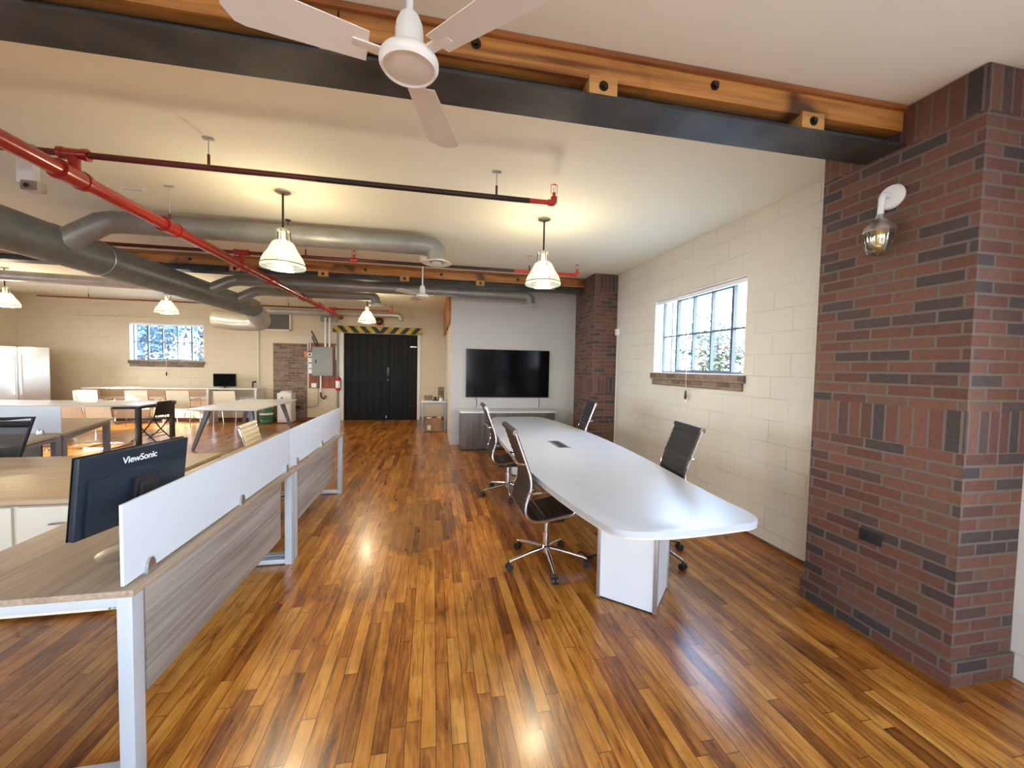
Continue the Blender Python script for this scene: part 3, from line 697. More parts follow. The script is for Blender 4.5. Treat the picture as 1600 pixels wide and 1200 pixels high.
place(proto, True, (0.945, 4.90, 0), math.radians(-1), 'black ribbed chair on the aisle side of the table, closest to the dark cabinet', GC)
place(proto, True, (1.85, 3.11, 0), math.radians(172), 'black ribbed chair between the meeting table and the block wall, under the window', GC)
place(proto, True, (1.92, 5.42, 0), math.radians(171), 'black ribbed chair at the meeting table, in front of the far brick pillar', GC)
c = ribbed_chair('office_chair', 'cream ribbed low-back chair tucked in behind the white desk screen', 'cream', True)
c.location = (-1.685, 4.70, 0); c.rotation_euler = (0, 0, math.radians(3))

# ---------------------------------------------------------------- workstation row
def desk(name, x0, x1, y0, y1, label, legs, panel):
    t = thing(name, label, 'desk', ((x0+x1)/2, (y0+y1)/2, 0), group='oak-topped desks in the near row')
    MB().prism([(x0, y0), (x1, y0), (x1, y1), (x0, y1)], 0.727, 0.752, 0.002).obj('desktop', 'laminate', t, world=True)
    for y in legs:
        b = MB(); w = 0.030
        b.box((x1-0.062, y-w, 0.0), (x1-0.012, y+w, 0.727), 0.003); b.box((x0+0.012, y-w, 0.0), (x0+0.062, y+w, 0.727), 0.003)
        b.box((x0+0.062, y-w, 0.687), (x1-0.062, y+w, 0.727), 0.003)
        b.box((x0+0.062, y-w, 0.008), (x1-0.062, y+w, 0.043), 0.003)
        b.obj('leg_frame', 'legpaint', t, world=True)
    MB().box((x1-0.030, panel[0], 0.305), (x1-0.012, panel[1], 0.725), 0.002).obj('modesty_panel', 'modesty', t, world=True)
    MB().box((x0+0.12, y0+0.10, 0.690), (x0+0.17, y1-0.10, 0.726)).obj('underframe', 'legpaint', t, world=True)
    return t
X0, X1 = -1.85, -1.075
desk('desk', X0, X1, 1.678, 3.455, 'grey oak desk in the foreground, the one holding the black monitor', (1.72, 3.42), (1.76, 3.165))
desk('desk', X0, X1, 3.461, 5.235, 'grey oak desk farther along the white screen, beside the cream chair', (3.505, 5.20), (3.555, 4.755))
# keyboard tray style ledge seen beneath the near desktop
kt = MB().box((-1.78, 1.76, 0.640), (-1.21, 2.05, 0.682), 0.003).obj('under_desk_tray', 'drawer')
tag(kt, 'pale tray hung below the foreground desk top', 'tray')
MB().box((-1.209, 1.78, 0.655), (-1.17, 2.0, 0.682)).obj('tray_bracket', 'drawer', kt)
# glass-like white screens
def desk_screen(y0, y1, clips, label):
    t = thing('desk_screen', label, 'screen', (-1.118, (y0+y1)/2, 0.753), group='white screens along the near desk row')
    MB().box((-1.124, y0, 0.762), (-1.112, y1, 1.067), 0.0015).obj('screen_panel', 'screenpanel', t, world=True)
    for y in clips:
        m = MB(); prof = [(-0.030, 0.0), (-0.030, 0.022), (-0.022, 0.045), (-0.010, 0.058), (0.004, 0.056), (0.015, 0.040), (0.022, 0.0)]
        v = []
        for xx in (-0.017, 0.017): v += [(-1.118+xx, y+a, 0.7525+z) for a, z in prof]
        n = len(prof); f = [tuple(range(n)), tuple(reversed(range(n, 2*n)))]+[(i, n+i, n+(i+1) % n, (i+1) % n) for i in range(n)]
        m._add(v, f); m.obj('screen_clamp', 'satin', t, world=True)
    return t
desk_screen(1.692, 3.447, (1.83, 2.62, 3.36), 'white screen clamped to the foreground desk edge, reflecting blue light')
desk_screen(3.449, 5.200, (3.60, 4.37, 5.12), 'white screen clamped to the farther desk of the near row')

# storage credenza between the desks
t = thing('credenza', 'sand-coloured storage unit with cream drawers at the left of the near desks', 'storage unit', (-3.2, 3.5, 0))
MB().prism([(-4.6, 2.865), (-1.925, 2.865), (-1.925, 4.14), (-4.6, 4.14)], 0.722, 0.750, 0.002).obj('top', 'laminateX', t, world=True)
MB().box((-4.58, 2.870, 0.7135), (-1.93, 4.135, 0.722)).obj('edge_strip', 'lamedge', t, world=True)
MB().box((-4.58, 2.90, 0.02), (-1.945, 4.12, 0.712), 0.002).obj('carcass', 'drawer', t, world=True)
def drawer_front(x0, x1, z0, z1, par):
    d_ = MB().box((x0+0.004, 2.882, z0+0.003), (x1-0.004, 2.899, z1-0.003), 0.002).obj('drawer', 'drawer', par, world=True)
    xc = (x0+x1)/2; zc = (z0+z1)/2+0.03
    MB().tube(rounded([(xc-0.085, 2.884, zc-0.012), (xc-0.065, 2.858, zc), (xc+0.065, 2.858, zc), (xc+0.085, 2.884, zc+0.006)], 0.02), 0.006, 8).obj('handle', 'satin', d_, world=True)
for x0_ in (-2.44, -2.95, -3.5):
    for z0_, z1_ in ((0.44, 0.705), (0.235, 0.44), (0.03, 0.235)): drawer_front(x0_, x0_+0.49, z0_, z1_, t)

# monitor
t = thing('monitor', 'black computer monitor seen from behind on the foreground desk', 'monitor', (-1.285, 2.035, 0.7525), math.radians(77.5))
# local: x = width, y = outward (back of the screen faces -y), z up
tilt = Matrix.Rotation(math.radians(6), 3, 'X')
def tb(mb, a, b, bev=0.004):
    c = Vector((0, -0.02, 0.30)); n = MB(); mb.box(a, b, bev, tilt, c); return mb
body = tb(MB(), (-0.247, -0.012, 0.140), (0.247, 0.012, 0.465), 0.005)
ho = body.obj('housing', 'monitor', t)
bz = tb(MB(), (-0.248, 0.0125, 0.138), (0.248, 0.018, 0.467), 0.002).obj('display', 'tv', t)
bb = MB(); tb(bb, (-0.215, -0.030, 0.15), (0.215, -0.010, 0.375), 0.010); bb.obj('back_shell', 'monitor', ho)
bb = MB(); tb(bb, (-0.05, -0.052, 0.215), (0.055, -0.028, 0.345), 0.008); mnt = bb.obj('stand_mount', 'blackplastic', t)
bb = MB(); tb(bb, (-0.035, -0.066, 0.235), (0.04, -0.045, 0.325), 0.008); bb.obj('mount_cover', 'black', mnt)
bb = MB(); tb(bb, (-0.10, -0.034, 0.150), (0.02, -0.018, 0.185), 0.004); bb.obj('port_bay', 'black', ho)
pb = MB(); tb(pb, (-0.075, -0.040, 0.155), (-0.055, -0.030, 0.172), 0.002); tb(pb, (-0.035, -0.040, 0.155), (0.0, -0.030, 0.175), 0.002); pb.obj('port', 'alu', ho)
MB().box((-0.028, -0.050, 0.012), (0.028, -0.030, 0.34), 0.008).obj('stand_neck', 'blackplastic', t)
MB().lathe([(0.118, 0.0), (0.12, 0.003), (0.080, 0.012), (0.02, 0.016)], (0, 0.02, 0), 36).obj('stand_base', 'satin', t)
MB().tube([(0.034*math.cos(a), -0.085+0.006*math.sin(a), 0.055+0.034*math.sin(a)) for a in [2*PI*i/24 for i in range(24)]], 0.0055, 8, True).obj('cable_ring', 'white', t)
fc = bpy.data.curves.new('lettering', 'FONT'); fc.body = 'ViewSonic'; fc.size = 0.040; fc.align_x = 'CENTER'; fc.extrude = 0.0004; fc.offset = 0.0005; fc.space_character = 0.95
_tmp = bpy.data.objects.new('lettering_curve', fc); COL.objects.link(_tmp); bpy.context.view_layer.update()
_me = bpy.data.meshes.new_from_object(_tmp.evaluated_get(bpy.context.evaluated_depsgraph_get())); bpy.data.objects.remove(_tmp)
_me.materials.clear(); _me.materials.append(M['letter'])
fo = bpy.data.objects.new('lettering', _me); COL.objects.link(fo); fo.parent = ho
pc = tilt @ (Vector((0.0, -0.0128, 0.408))-Vector((0, -0.02, 0.30)))+Vector((0, -0.02, 0.30))
fo.location = pc; fo.rotation_euler = (math.radians(96), 0, 0)

# ---------------------------------------------------------------- second desk cluster, far left
t = thing('desk', 'grey-framed desk behind the storage unit with a white screen on its rear edge', 'desk', (-4.6, 4.95, 0))
A = [(-3.93, 4.56), (-4.09, 5.34), (-6.4, 5.34), (-6.4, 4.56)]
MB().prism(A, 0.727, 0.752, 0.002).obj('desktop', 'laminateX', t, world=True)
for a_, b_ in (((-4.13, 5.27, 0), (-4.075, 5.335, 0.727)), ((-6.36, 5.27, 0), (-6.30, 5.335, 0.727)), ((-6.36, 4.60, 0), (-6.30, 4.66, 0.727))): MB().box(a_, b_, 0.003).obj('leg', 'greyleg', t, world=True)
MB().tube([(-3.965, 4.60, 0.70), (-4.10, 5.31, 0.70)], 0.026, 4).obj('side_rail', 'greyleg', t, world=True)
MB().box((-6.3, 5.20, 0.1), (-4.16, 5.22, 0.70)).obj('modesty_panel', 'black', t, world=True)
t = thing('desk', 'sand-topped desk with grey frame standing behind the far left white screen', 'desk', (-5.0, 6.1, 0))
A = [(-4.105, 5.40), (-4.56, 6.82), (-6.6, 6.82), (-6.4, 5.40)]
MB().prism(A, 0.727, 0.752, 0.002).obj('desktop', 'laminateX', t, world=True)
for (x, y) in ((-4.16, 5.45), (-4.62, 6.76), (-6.35, 5.45), (-6.5, 6.76)):
    MB().box((x-0.03, y-0.03, 0), (x+0.03, y+0.03, 0.727), 0.003).obj('leg', 'greyleg', t, world=True)
MB().box((-0.03, -0.74, 0.665), (0.03, 0.74, 0.727), 0.003, Matrix.Rotation(math.atan2(0.46, 1.31), 3, 'Z'), (0, 0, 0.69)).obj('side_rail', 'greyleg', t).location = (-4.39+5.0, 6.105-6.1, 0)
t = thing('desk_screen', 'white screen standing on the far left desk behind the black mesh chair', 'screen', (-5.2, 5.37, 0.753))
MB().box((-6.3, 5.364, 0.765), (-4.10, 5.376, 1.062), 0.0015).obj('screen_panel', 'screenpanel', t, world=True)
for x in (-4.28, -5.4): MB().lathe([(0.030, 0), (0.030, 0.02), (0.022, 0.05), (0.008, 0.06)], (x, 5.345, 0.753), 14).obj('screen_clamp', 'satin', t, world=True)
# black mesh chair
t = thing('mesh_chair', 'black mesh-backed office chair in front of the far left white screen', 'chair', (-3.97, 4.61, 0), math.radians(90+20))
def bk(y, z): return Vector((-0.20-0.10*(z-0.5)-0.5*y*y*-1*0.35, y, z))
ed = [(-0.13, 0.56), (-0.20, 0.80), (-0.275, 1.05), (-0.10, 1.045), (0.10, 1.045), (0.275, 1.05), (0.20, 0.80), (0.13, 0.56)]
MB().tube([bk(y, z) for y, z in ed], 0.017, 8, True).obj('back_frame', 'blackplastic', t)
rows_u = []; rows_d = []
for j in range(8):
    z = 0.57+0.455*j/7; w = 0.13+0.130*j/7
    rows_u.append([bk(-w+2*w*i/8, z)+Vector((0.002, 0, 0)) for i in range(9)]); rows_d.append([bk(-w+2*w*i/8, z)-Vector((0.002, 0, 0)) for i in range(9)])
MB().strip(rows_u, rows_d).obj('mesh_back', 'mesh', t)
MB().tube([bk(-0.25, 0.985), bk(0, 1.0), bk(0.25, 0.985)], 0.028, 8).obj('top_band', 'blackplastic', t)
MB().tube([bk(-0.15, 0.66), bk(0, 0.655), bk(0.15, 0.66)], 0.026, 8).obj('lumbar_bar', 'blackplastic', t)
MB().box((-0.22, -0.24, 0.44), (0.26, 0.24, 0.51), 0.025).obj('seat', 'leather', t)
MB().tube(rounded([(-0.05, 0, 0.42), (-0.24, 0, 0.42), (-0.27, 0, 0.62)], 0.06), 0.022, 8).obj('back_post', 'satin', t)
MB().cyl((0, 0, 0.09), (0, 0, 0.44), 0.025, seg=12).obj('gas_post', 'black', t)
for k in range(5):
    a = 2*PI*k/5; lg = MB().tube([(0, 0, 0.10), (math.cos(a)*0.3, math.sin(a)*0.3, 0.07)], [0.025, 0.014], 8).obj('leg', 'blackplastic', t)
    MB().cyl((math.cos(a)*0.3-0.02, math.sin(a)*0.3, 0.03), (math.cos(a)*0.3+0.02, math.sin(a)*0.3, 0.03), 0.03, seg=12).cyl((math.cos(a)*0.3, math.sin(a)*0.3, 0.03), (math.cos(a)*0.3, math.sin(a)*0.3, 0.075), 0.008, seg=6).obj('caster', 'black', lg)

# ---------------------------------------------------------------- black table, folding chair, cream sled chairs
t = thing('dining_table', 'long black-framed table with a pale top, a black folding chair at its end', 'table', (-6.9, 9.1, 0))
MB().box((-8.7, 8.56, 0.735), (-5.32, 9.66, 0.762), 0.004).obj('tabletop', mat('pale_table_top', (0.50, 0.47, 0.45), 0.22, var=0.03), t, world=True)
MB().box((-8.69, 8.565, 0.69), (-5.33, 8.60, 0.734), 0.003).box((-8.69, 9.62, 0.69), (-5.33, 9.655, 0.734), 0.003).box((-5.36, 8.60, 0.69), (-5.33, 9.62, 0.734)).obj('apron', 'black', t, world=True)
for x in (-8.64, -5.38):
    for y in (8.62, 9.60): MB().box((x-0.035, y-0.035, 0), (x+0.035, y+0.035, 0.70), 0.003).obj('leg', 'black', t, world=True)
t = thing('folding_chair', 'black folding chair with a slotted back at the end of the black table', 'chair', (-5.43, 9.08, 0), math.radians(174))
rows_u, rows_d = [], []
for j in range(9):
    z = 0.53+0.275*j/8; w = 0.20-0.035*(j/8)**3; xb = -0.20-0.10*(z-0.45)
    r = [Vector((xb-0.03*(1-(i/4-1)**2), -w+2*w*i/8, z)) for i in range(9)]
    rows_u.append(r); rows_d.append([p-Vector((0.012, 0, 0)) for p in r])
MB().strip(rows_u, rows_d).obj('backrest', 'black', t)
MB().box((-0.262, -0.055, 0.755), (-0.238, 0.055, 0.780), 0.01).obj('hand_slot', 'white', t)
MB().box((-0.19, -0.20, 0.43), (0.21, 0.20, 0.465), 0.015).obj('seat', 'black', t)
for s_ in (-1, 1):
    y = s_*0.215
    MB().tube([(-0.255, y*0.97, 0.80), (-0.19, y, 0.48), (0.0, y, 0.22), (0.24, y, 0.012)], 0.012, 8).obj('leg', 'black', t)
    MB().tube([(0.15, y*0.93, 0.43), (-0.02, y*0.93, 0.20), (-0.22, y*0.93, 0.012)], 0.012, 8).obj('leg', 'black', t)
MB().cyl((0.12, -0.215, 0.12), (0.12, 0.215, 0.12), 0.008, seg=8).cyl((-0.13, -0.20, 0.11), (-0.13, 0.20, 0.11), 0.008, seg=8).cyl((-0.07, -0.20, 0.16), (-0.07, 0.20, 0.16), 0.008, seg=8).obj('cross_bar', 'black', t)

def sled_chair(label, group):
    t = thing('sled_chair', label, 'chair', group=group)
    rows = [(0.22, 0.44), (0.10, 0.455), (-0.12, 0.44), (-0.19, 0.47), (-0.215, 0.56), (-0.245, 0.72), (-0.255, 0.76)]
    u = [[Vector((x, y, z)) for y in (-0.23, -0.1, 0.1, 0.23)] for x, z in rows]
    MB().strip(u, [[p+Vector((0.005, 0, -0.018)) for p in r] for r in u]).obj('sling_seat', 'creamfab', t)
    for s_ in (-1, 1):
        y = s_*0.235
        MB().tube(rounded([(-0.26, y, 0.75), (-0.20, y, 0.45), (0.21, y, 0.435), (0.25, y, 0.40), (0.20, y, 0.02), (-0.24, y, 0.014)], 0.06, 4), 0.013, 8).obj('sled_leg', 'chrome', t)
    MB().cyl((-0.24, -0.235, 0.014), (-0.24, 0.235, 0.014), 0.013, seg=8).cyl((0.19, -0.235, 0.03), (0.19, 0.235, 0.03), 0.011, seg=8).obj('base_bar', 'chrome', t)
    return t
GS = 'cream sled chairs around the black table'
pr = sled_chair('', GS)
place(pr, False, (-6.40, 8.60, 0), math.radians(108), 'cream chair on a chrome sled base under the near side of the black table', GS)
place(pr, True, (-5.80, 8.58, 0), math.radians(84), 'cream sled chair under the black table, between the other cream chair and the folding chair', GS)
place(pr, True, (-7.05, 8.58, 0), math.radians(80), 'cream sled chair at the black table, partly behind the white screen', GS)

# ---------------------------------------------------------------- white angled-leg table
t = thing('worktable', 'white table on four splayed grey legs in the middle of the rear area', 'table', (-3.67, 9.0, 0))
A = [(-4.25, 7.97), (-3.09, 7.90), (-3.12, 10.12), (-4.27, 10.15)]
MB().prism(A, 0.728, 0.752, 0.002).obj('tabletop', 'white', t, world=True)
MB().box((-4.08, 8.18, 0.690), (-3.28, 8.235, 0.727), 0.003).box((-4.08, 9.78, 0.690), (-3.28, 9.835, 0.727), 0.003).box((-3.71, 8.235, 0.690), (-3.65, 9.78, 0.727), 0.003).obj('underframe', 'greyleg', t, world=True)
for (xt, yt, xb, yb) in ((-4.03, 8.22, -4.20, 8.06), (-3.33, 8.22, -3.19, 8.10), (-4.03, 9.80, -4.22, 9.98), (-3.33, 9.80, -3.16, 9.96)):
    lg = MB().tube([(xt, yt, 0.70), (xb, yb, 0.012)], [0.055, 0.030], 4).obj('leg', 'greyleg', t, world=True)
    MB().cyl((xb, yb, 0), (xb, yb, 0.014), 0.018, seg=10).obj('foot', 'black', lg, world=True)

# ---------------------------------------------------------------- long counter with its chairs
t = thing('counter', 'long white counter running below the window along the rear block wall', 'counter', (-6.4, 11.75, 0))
MB().box((-8.36, 11.50, 0.885), (-4.50, 12.0, 0.918), 0.003).obj('countertop', 'offwhite', t, world=True)
for x in (-8.33, -5.66, -4.55): MB().box((x-0.025, 11.52, 0), (x+0.025, 11.98, 0.884), 0.003).obj('support_panel', 'offwhite', t, world=True)
MB().box((-8.3, 11.95, 0.60), (-4.58, 11.97, 0.66)).obj('rear_rail', 'offwhite', t, world=True)
def counter_chair(label, group):
    t = thing('armchair', label, 'chair', group=group)
    rows = [(0.24, 0.45), (0.0, 0.455), (-0.18, 0.455), (-0.215, 0.50), (-0.235, 0.66), (-0.262, 0.875)]
    u = [[Vector((x, y, z)) for y in (-0.235, -0.1, 0.1, 0.235)] for x, z in rows]
    MB().strip(u, [[p+Vector((-0.012, 0, -0.022)) for p in r] for r in u]).obj('sling_seat', 'creamfab', t)
    for s_ in (-1, 1):
        y = s_*0.245
        MB().tube([(-0.272, y, 0.875), (-0.235, y, 0.60), (-0.205, y, 0.44), (-0.245, y, 0.0)], 0.011, 8).obj('leg', 'chrome', t)
        MB().tube(rounded([(-0.235, y, 0.645), (-0.10, y*1.14, 0.655), (0.19, y*1.14, 0.665), (0.215, y*1.1, 0.45), (0.245, y, 0.0)], 0.05, 4), 0.011, 8).obj('leg', 'chrome', t)
    MB().cyl((0.20, -0.245, 0.43), (0.20, 0.245, 0.43), 0.010, seg=8).cyl((-0.20, -0.245, 0.43), (-0.20, 0.245, 0.43), 0.010, seg=8).obj('cross_bar', 'chrome', t)
    return t
GA = 'cream chairs along the long white counter'
pr = counter_chair('', GA)
for i, (px_, lb, rz) in enumerate(((-7.93, 'cream armchair at the left end of the long white counter', 90), (-6.90, 'cream armchair at the counter, behind the black folding chair', 88),
                               (-6.07, 'cream armchair at the counter, left of the small black screen', 93), (-5.05, 'cream armchair at the counter, right of the small black screen', 90))):
    place(pr, i > 0, (px_, 11.28, 0), math.radians(rz), lb, GA)
t = thing('counter_monitor', 'small black screen standing on the long white counter', 'monitor', (-5.32, 11.66, 0.919), math.radians(4))
MB().box((-0.26, -0.02, 0.03), (0.26, 0.02, 0.37), 0.008).obj('housing', 'blackplastic', t)
MB().box((-0.245, -0.024, 0.045), (0.245, -0.0205, 0.355)).obj('display', 'tv', t)
MB().box((-0.03, -0.01, 0.005), (0.03, 0.015, 0.035)).box((-0.11, -0.08, 0), (0.11, 0.08, 0.008), 0.003).obj('stand', 'blackplastic', t)

# fridge
t = thing('fridge', 'tall stainless refrigerator with white handles at the far left', 'refrigerator', (-8.99, 10.77, 0), math.radians(38.5))
MB().box((-0.46, -0.02, 0.02), (0.46, 0.70, 1.82), 0.008).obj('body', 'stainless', t)
MB().box((-0.46, -0.085, 0.60), (-0.006, -0.025, 1.845), 0.012).obj('door', mat('sunlit_fridge_door', (0.62, 0.66, 0.66), 0.3, 0.5, var=0.03), t)  # sunlight on the left door is put into its paler colour
MB().box((0.006, -0.085, 0.60), (0.46, -0.025, 1.845), 0.012).obj('door', 'stainless', t)
MB().box((-0.46, -0.085, 0.05), (0.46, -0.025, 0.59), 0.012).obj('freezer_drawer', 'stainless', t)
for x in (-0.045, 0.045): MB().tube(rounded([(x, -0.084, 0.78), (x, -0.14, 0.80), (x, -0.14, 1.66), (x, -0.084, 1.68)], 0.03), 0.016, 8).obj('handle', 'white', t)

# water cooler, bottle
t = thing('water_cooler', 'white floor-standing water dispenser in front of the brick infill', 'water dispenser', (-3.85, 11.65, 0))
MB().box((-4.02, 11.48, 0.02), (-3.68, 11.86, 0.80), 0.015).obj('body', 'offwhite', t, world=True)
MB().box((-3.99, 11.465, 0.08), (-3.71, 11.482, 0.50), 0.006).obj('door', 'white', t, world=True)
MB().box((-3.97, 11.45, 0.52), (-3.73, 11.482, 0.545), 0.004).obj('drip_tray', 'offwhite', t, world=True)
MB().lathe([(0.15, 0.80), (0.155, 0.83), (0.12, 0.85), (0.09, 0.852)], (-3.85, 11.66, 0), 24).obj('bottle_collar', 'offwhite', t, world=True)
for x, c_ in ((-3.90, 'black'), (-3.80, 'offwhite')): MB().cyl((x, 11.44, 0.68), (x, 11.49, 0.68), 0.014, seg=10).cyl((x, 11.445, 0.65), (x, 11.445, 0.68), 0.010, seg=8).obj('tap', c_, t, world=True)
t = thing('water_bottle', 'green water bottle on the floor between the counter end and the white water dispenser', 'bottle', (-4.28, 11.50, 0))
MB().lathe([(0.05, 0.003), (0.145, 0.0), (0.160, 0.02), (0.160, 0.10), (0.153, 0.11), (0.160, 0.12), (0.160, 0.31), (0.150, 0.36), (0.09, 0.42), (0.036, 0.45), (0.032, 0.50)], seg=28).obj('body', mat('green_plastic', (0.02, 0.16, 0.07), 0.12, var=0.1, coat=0.5), t)
MB().lathe([(0.1615, 0.235), (0.1615, 0.285)], seg=28, cap=False).obj('label_band', 'letter', t)
MB().lathe([(0.036, 0.48), (0.038, 0.515), (0.0, 0.517)], seg=14).obj('cap', 'white', t)

# ---------------------------------------------------------------- tv, cabinet
t = thing('television', 'large wall-mounted black television between the pale wall edge and brick pillar', 'television', (1.53, 8.10, 1.46))
MB().box((0.655, 8.085, 0.972), (2.395, 8.125, 1.955), 0.004).obj('bezel', 'black', t, world=True)
MB().box((0.667, 8.081, 0.985), (2.383, 8.0852, 1.943)).obj('screen', 'tv', t, world=True)
MB().box((1.2, 8.125, 1.2), (1.85, 8.149, 1.7)).obj('wall_bracket', 'black', t, world=True)
for x, lb in ((0.875, 'left'), (2.20, 'right')):
    c_ = MB().tube([(x, 8.13, 1.0), (x, 8.14, 0.93), (x+0.01, 8.14, 0.85), (x, 8.14, 0.76)], 0.006, 6).obj('television_cable', 'cable')
    tag(c_, 'black cable hanging from the %s end of the wall television down to the cabinet' % lb, 'cable')
t = thing('cabinet', 'low charcoal wood cabinet with white top beneath the television', 'cabinet', (1.45, 7.8, 0))
MB().box((0.53, 7.53, 0.03), (2.37, 8.14, 0.718), 0.002).obj('body', 'cabinet', t, world=True)
MB().box((0.505, 7.49, 0.72), (2.39, 8.145, 0.748), 0.003).obj('top', 'white', t, world=True)
for i in range(4):
    w = 0.458; a = 0.535+i*w
    d_ = MB().box((a+0.003, 7.507, 0.055), (a+w-0.003, 7.529, 0.712), 0.002).obj('door', 'cabinet', t, world=True)
MB().box((0.57, 7.55, 0.0), (2.33, 8.1, 0.03)).obj('plinth', 'black', t, world=True)

# ---------------------------------------------------------------- small side table with clutter
t = thing('side_table', 'small white-topped table with grey metal legs right of the black doors', 'table', (0.02, 9.98, 0))
MB().box((-0.28, 9.66, 0.722), (0.335, 10.30, 0.748), 0.003).obj('tabletop', 'offwhite', t, world=True)
MB().box((-0.25, 9.69, 0.675), (0.31, 9.72, 0.72)).box((-0.25, 10.25, 0.675), (0.31, 10.28, 0.72)).obj('apron', 'greyleg', t, world=True)
for x in (-0.235, 0.295):
    for y in (9.705, 10.265): MB().box((x-0.022, y-0.022, 0), (x+0.022, y+0.022, 0.70), 0.003).obj('leg', mat('leg_grey', (0.36, 0.38, 0.36), 0.5) if False else M['greyleg'], t, world=True)
t = thing('cardboard_box', 'open brown cardboard box on the floor beneath the small side table', 'box', (0.03, 10.0, 0))
b = MB(); x0, x1, y0, y1, h = -0.19, 0.22, 9.78, 10.16, 0.33
b.box((x0, y0, 0), (x1, y1, 0.01)); b.box((x0, y0, 0), (x1, y0+0.006, h)); b.box((x0, y1-0.006, 0), (x1, y1, h)); b.box((x0, y0, 0), (x0+0.006, y1, h)); b.box((x1-0.006, y0, 0), (x1, y1, h))
b.obj('box_wall', 'cardboard', t, world=True)
MB().box((-0.12, 9.776, 0.05), (-0.04, 9.7795, 0.16)).obj('shipping_label', 'letter', t, world=True)
MB().box((0.02, 9.775, 0.27), (0.09, 9.7795, 0.33)).obj('tape', 'orange', t, world=True)
for i, (x, y, m_) in enumerate(((-0.08, 9.9, 'white'), (0.05, 9.95, 'brownbox'), (0.157, 9.88, 'offwhite'))):
    tag(MB().box((x-0.05, y-0.05, 0.012), (x+0.05, y+0.05, 0.34+0.01*i), 0.006).obj('packet', m_), ['white', 'brown', 'cream'][i]+' packet sticking out of the open cardboard box', 'packet')
t = thing('coffee_machine', 'tall dark coffee machine at the rear of the small side table', 'coffee machine', (0.20, 10.05, 0.749))
MB().box((-0.075, -0.02, 0), (0.075, 0.13, 0.30), 0.008).box((-0.075, -0.12, 0.24), (0.075, -0.02, 0.33), 0.008).box((-0.075, -0.12, 0), (0.075, -0.02, 0.03), 0.006).obj('body', 'brownbox', t)
MB().lathe([(0.04, 0.032), (0.055, 0.06), (0.052, 0.12), (0.035, 0.15)], (0, -0.07, 0), 18).obj('jug', 'jar', t)
tag(MB().box((-0.21, 10.0, 0.749), (0.0, 10.16, 0.86), 0.006).obj('storage_box', 'brownbox'), 'low brown patterned box on the left of the small side table', 'box')
t = thing('tape_dispenser', 'black and white desk gadget in the middle of the small side table', 'gadget', (0.06, 9.85, 0.749))
MB().lathe([(0.045, -0.02), (0.05, 0), (0.045, 0.02)], (0, 0, 0.055), 18, (1, 0.4, 0)).obj('reel', 'black', t)
MB().box((-0.06, -0.035, 0), (0.07, 0.035, 0.03), 0.008).obj('base', 'black', t)
t = thing('mug', 'white mug at the right front corner of the small side table', 'mug', (0.19, 9.80, 0.749))
MB().lathe([(0.0, 0.002), (0.030, 0.0), (0.036, 0.006), (0.038, 0.075), (0.034, 0.075), (0.032, 0.01), (0.0, 0.008)], seg=20, cap=False).obj('body', 'white', t)
MB().tube([(0.036+0.02*math.sin(a), 0, 0.04+0.024*math.cos(a)) for a in [PI*i/8 for i in range(9)]], 0.005, 8).obj('handle', 'white', t)

# ---------------------------------------------------------------- electrical gear on the back wall
Y = YB
bd = MB().box((-3.39, Y-0.022, 0.905), (-2.68, Y-0.001, 2.165), 0.002).obj('backing_board', 'plywood'); tag(bd, 'red-brown plywood board behind the electrical panel', 'board')
t = thing('electrical_panel', 'large grey electrical panel box left of the black double doors', 'electrical panel', (-3.0, Y-0.1, 1.25))
MB().box((-3.28, Y-0.155, 1.255), (-2.735, Y-0.025, 2.06), 0.006).obj('enclosure', 'panelgrey', t, world=True)
MB().box((-3.262, Y-0.168, 1.275), (-2.752, Y-0.156, 2.04), 0.004).obj('door', 'panelgrey', t, world=True)
MB().box((-3.185, Y-0.182, 1.60), (-3.155, Y-0.169, 1.70), 0.003).obj('latch', 'black', t, world=True)
def fixed(name, label, cat, mb, m, group=None): return tag(mb.obj(name, m), label, cat, group)
fixed('conduit', 'white vertical conduit rising from the grey electrical panel, the one farther from the doors', 'conduit', MB().cyl((-2.93, Y-0.148, 2.062), (-2.93, Y-0.148, 2.87), 0.026, seg=12), 'white', 'white conduits above the panel')
fixed('conduit', 'white vertical conduit rising from the grey electrical panel, the one nearer the doors', 'conduit', MB().cyl((-2.82, Y-0.148, 2.062), (-2.82, Y-0.148, 2.87), 0.026, seg=12), 'white', 'white conduits above the panel')
fixed('junction_box', 'grey pull box high on the wall behind the end of the red main pipe', 'junction box', MB().box((-3.07, Y-0.12, 2.76), (-2.62, Y-0.062, 3.02), 0.004), 'panelgrey')
fixed('cable', 'upper of two black cables slanting up from the electrical panel', 'cable', MB().tube([(-3.13, Y-0.06, 2.062), (-3.17, Y-0.05, 2.20), (-3.32, Y-0.03, 2.50)], 0.016, 8), 'cable', 'black cables above the panel')
fixed('cable', 'lower of two black cables slanting up from the electrical panel', 'cable', MB().tube([(-3.18, Y-0.06, 2.062), (-3.23, Y-0.05, 2.17), (-3.30, Y-0.04, 2.34)], 0.016, 8), 'cable', 'black cables above the panel')
fixed('conduit', 'thin white pipe above the round white dial, left of the electrical panel', 'conduit', MB().cyl((-3.345, Y-0.045, 1.95), (-3.345, Y-0.045, 2.36), 0.014, seg=10).cyl((-3.41, Y-0.030, 1.95), (-3.41, Y-0.03, 2.2), 0.014, seg=10), 'offwhite')
t = thing('dial_box', 'white box with a round dial left of the electrical panel', 'meter', (-3.35, Y-0.06, 1.85))
MB().box((-3.405, Y-0.085, 1.785), (-3.295, Y-0.0255, 1.90), 0.01).obj('housing', 'white', t, world=True)
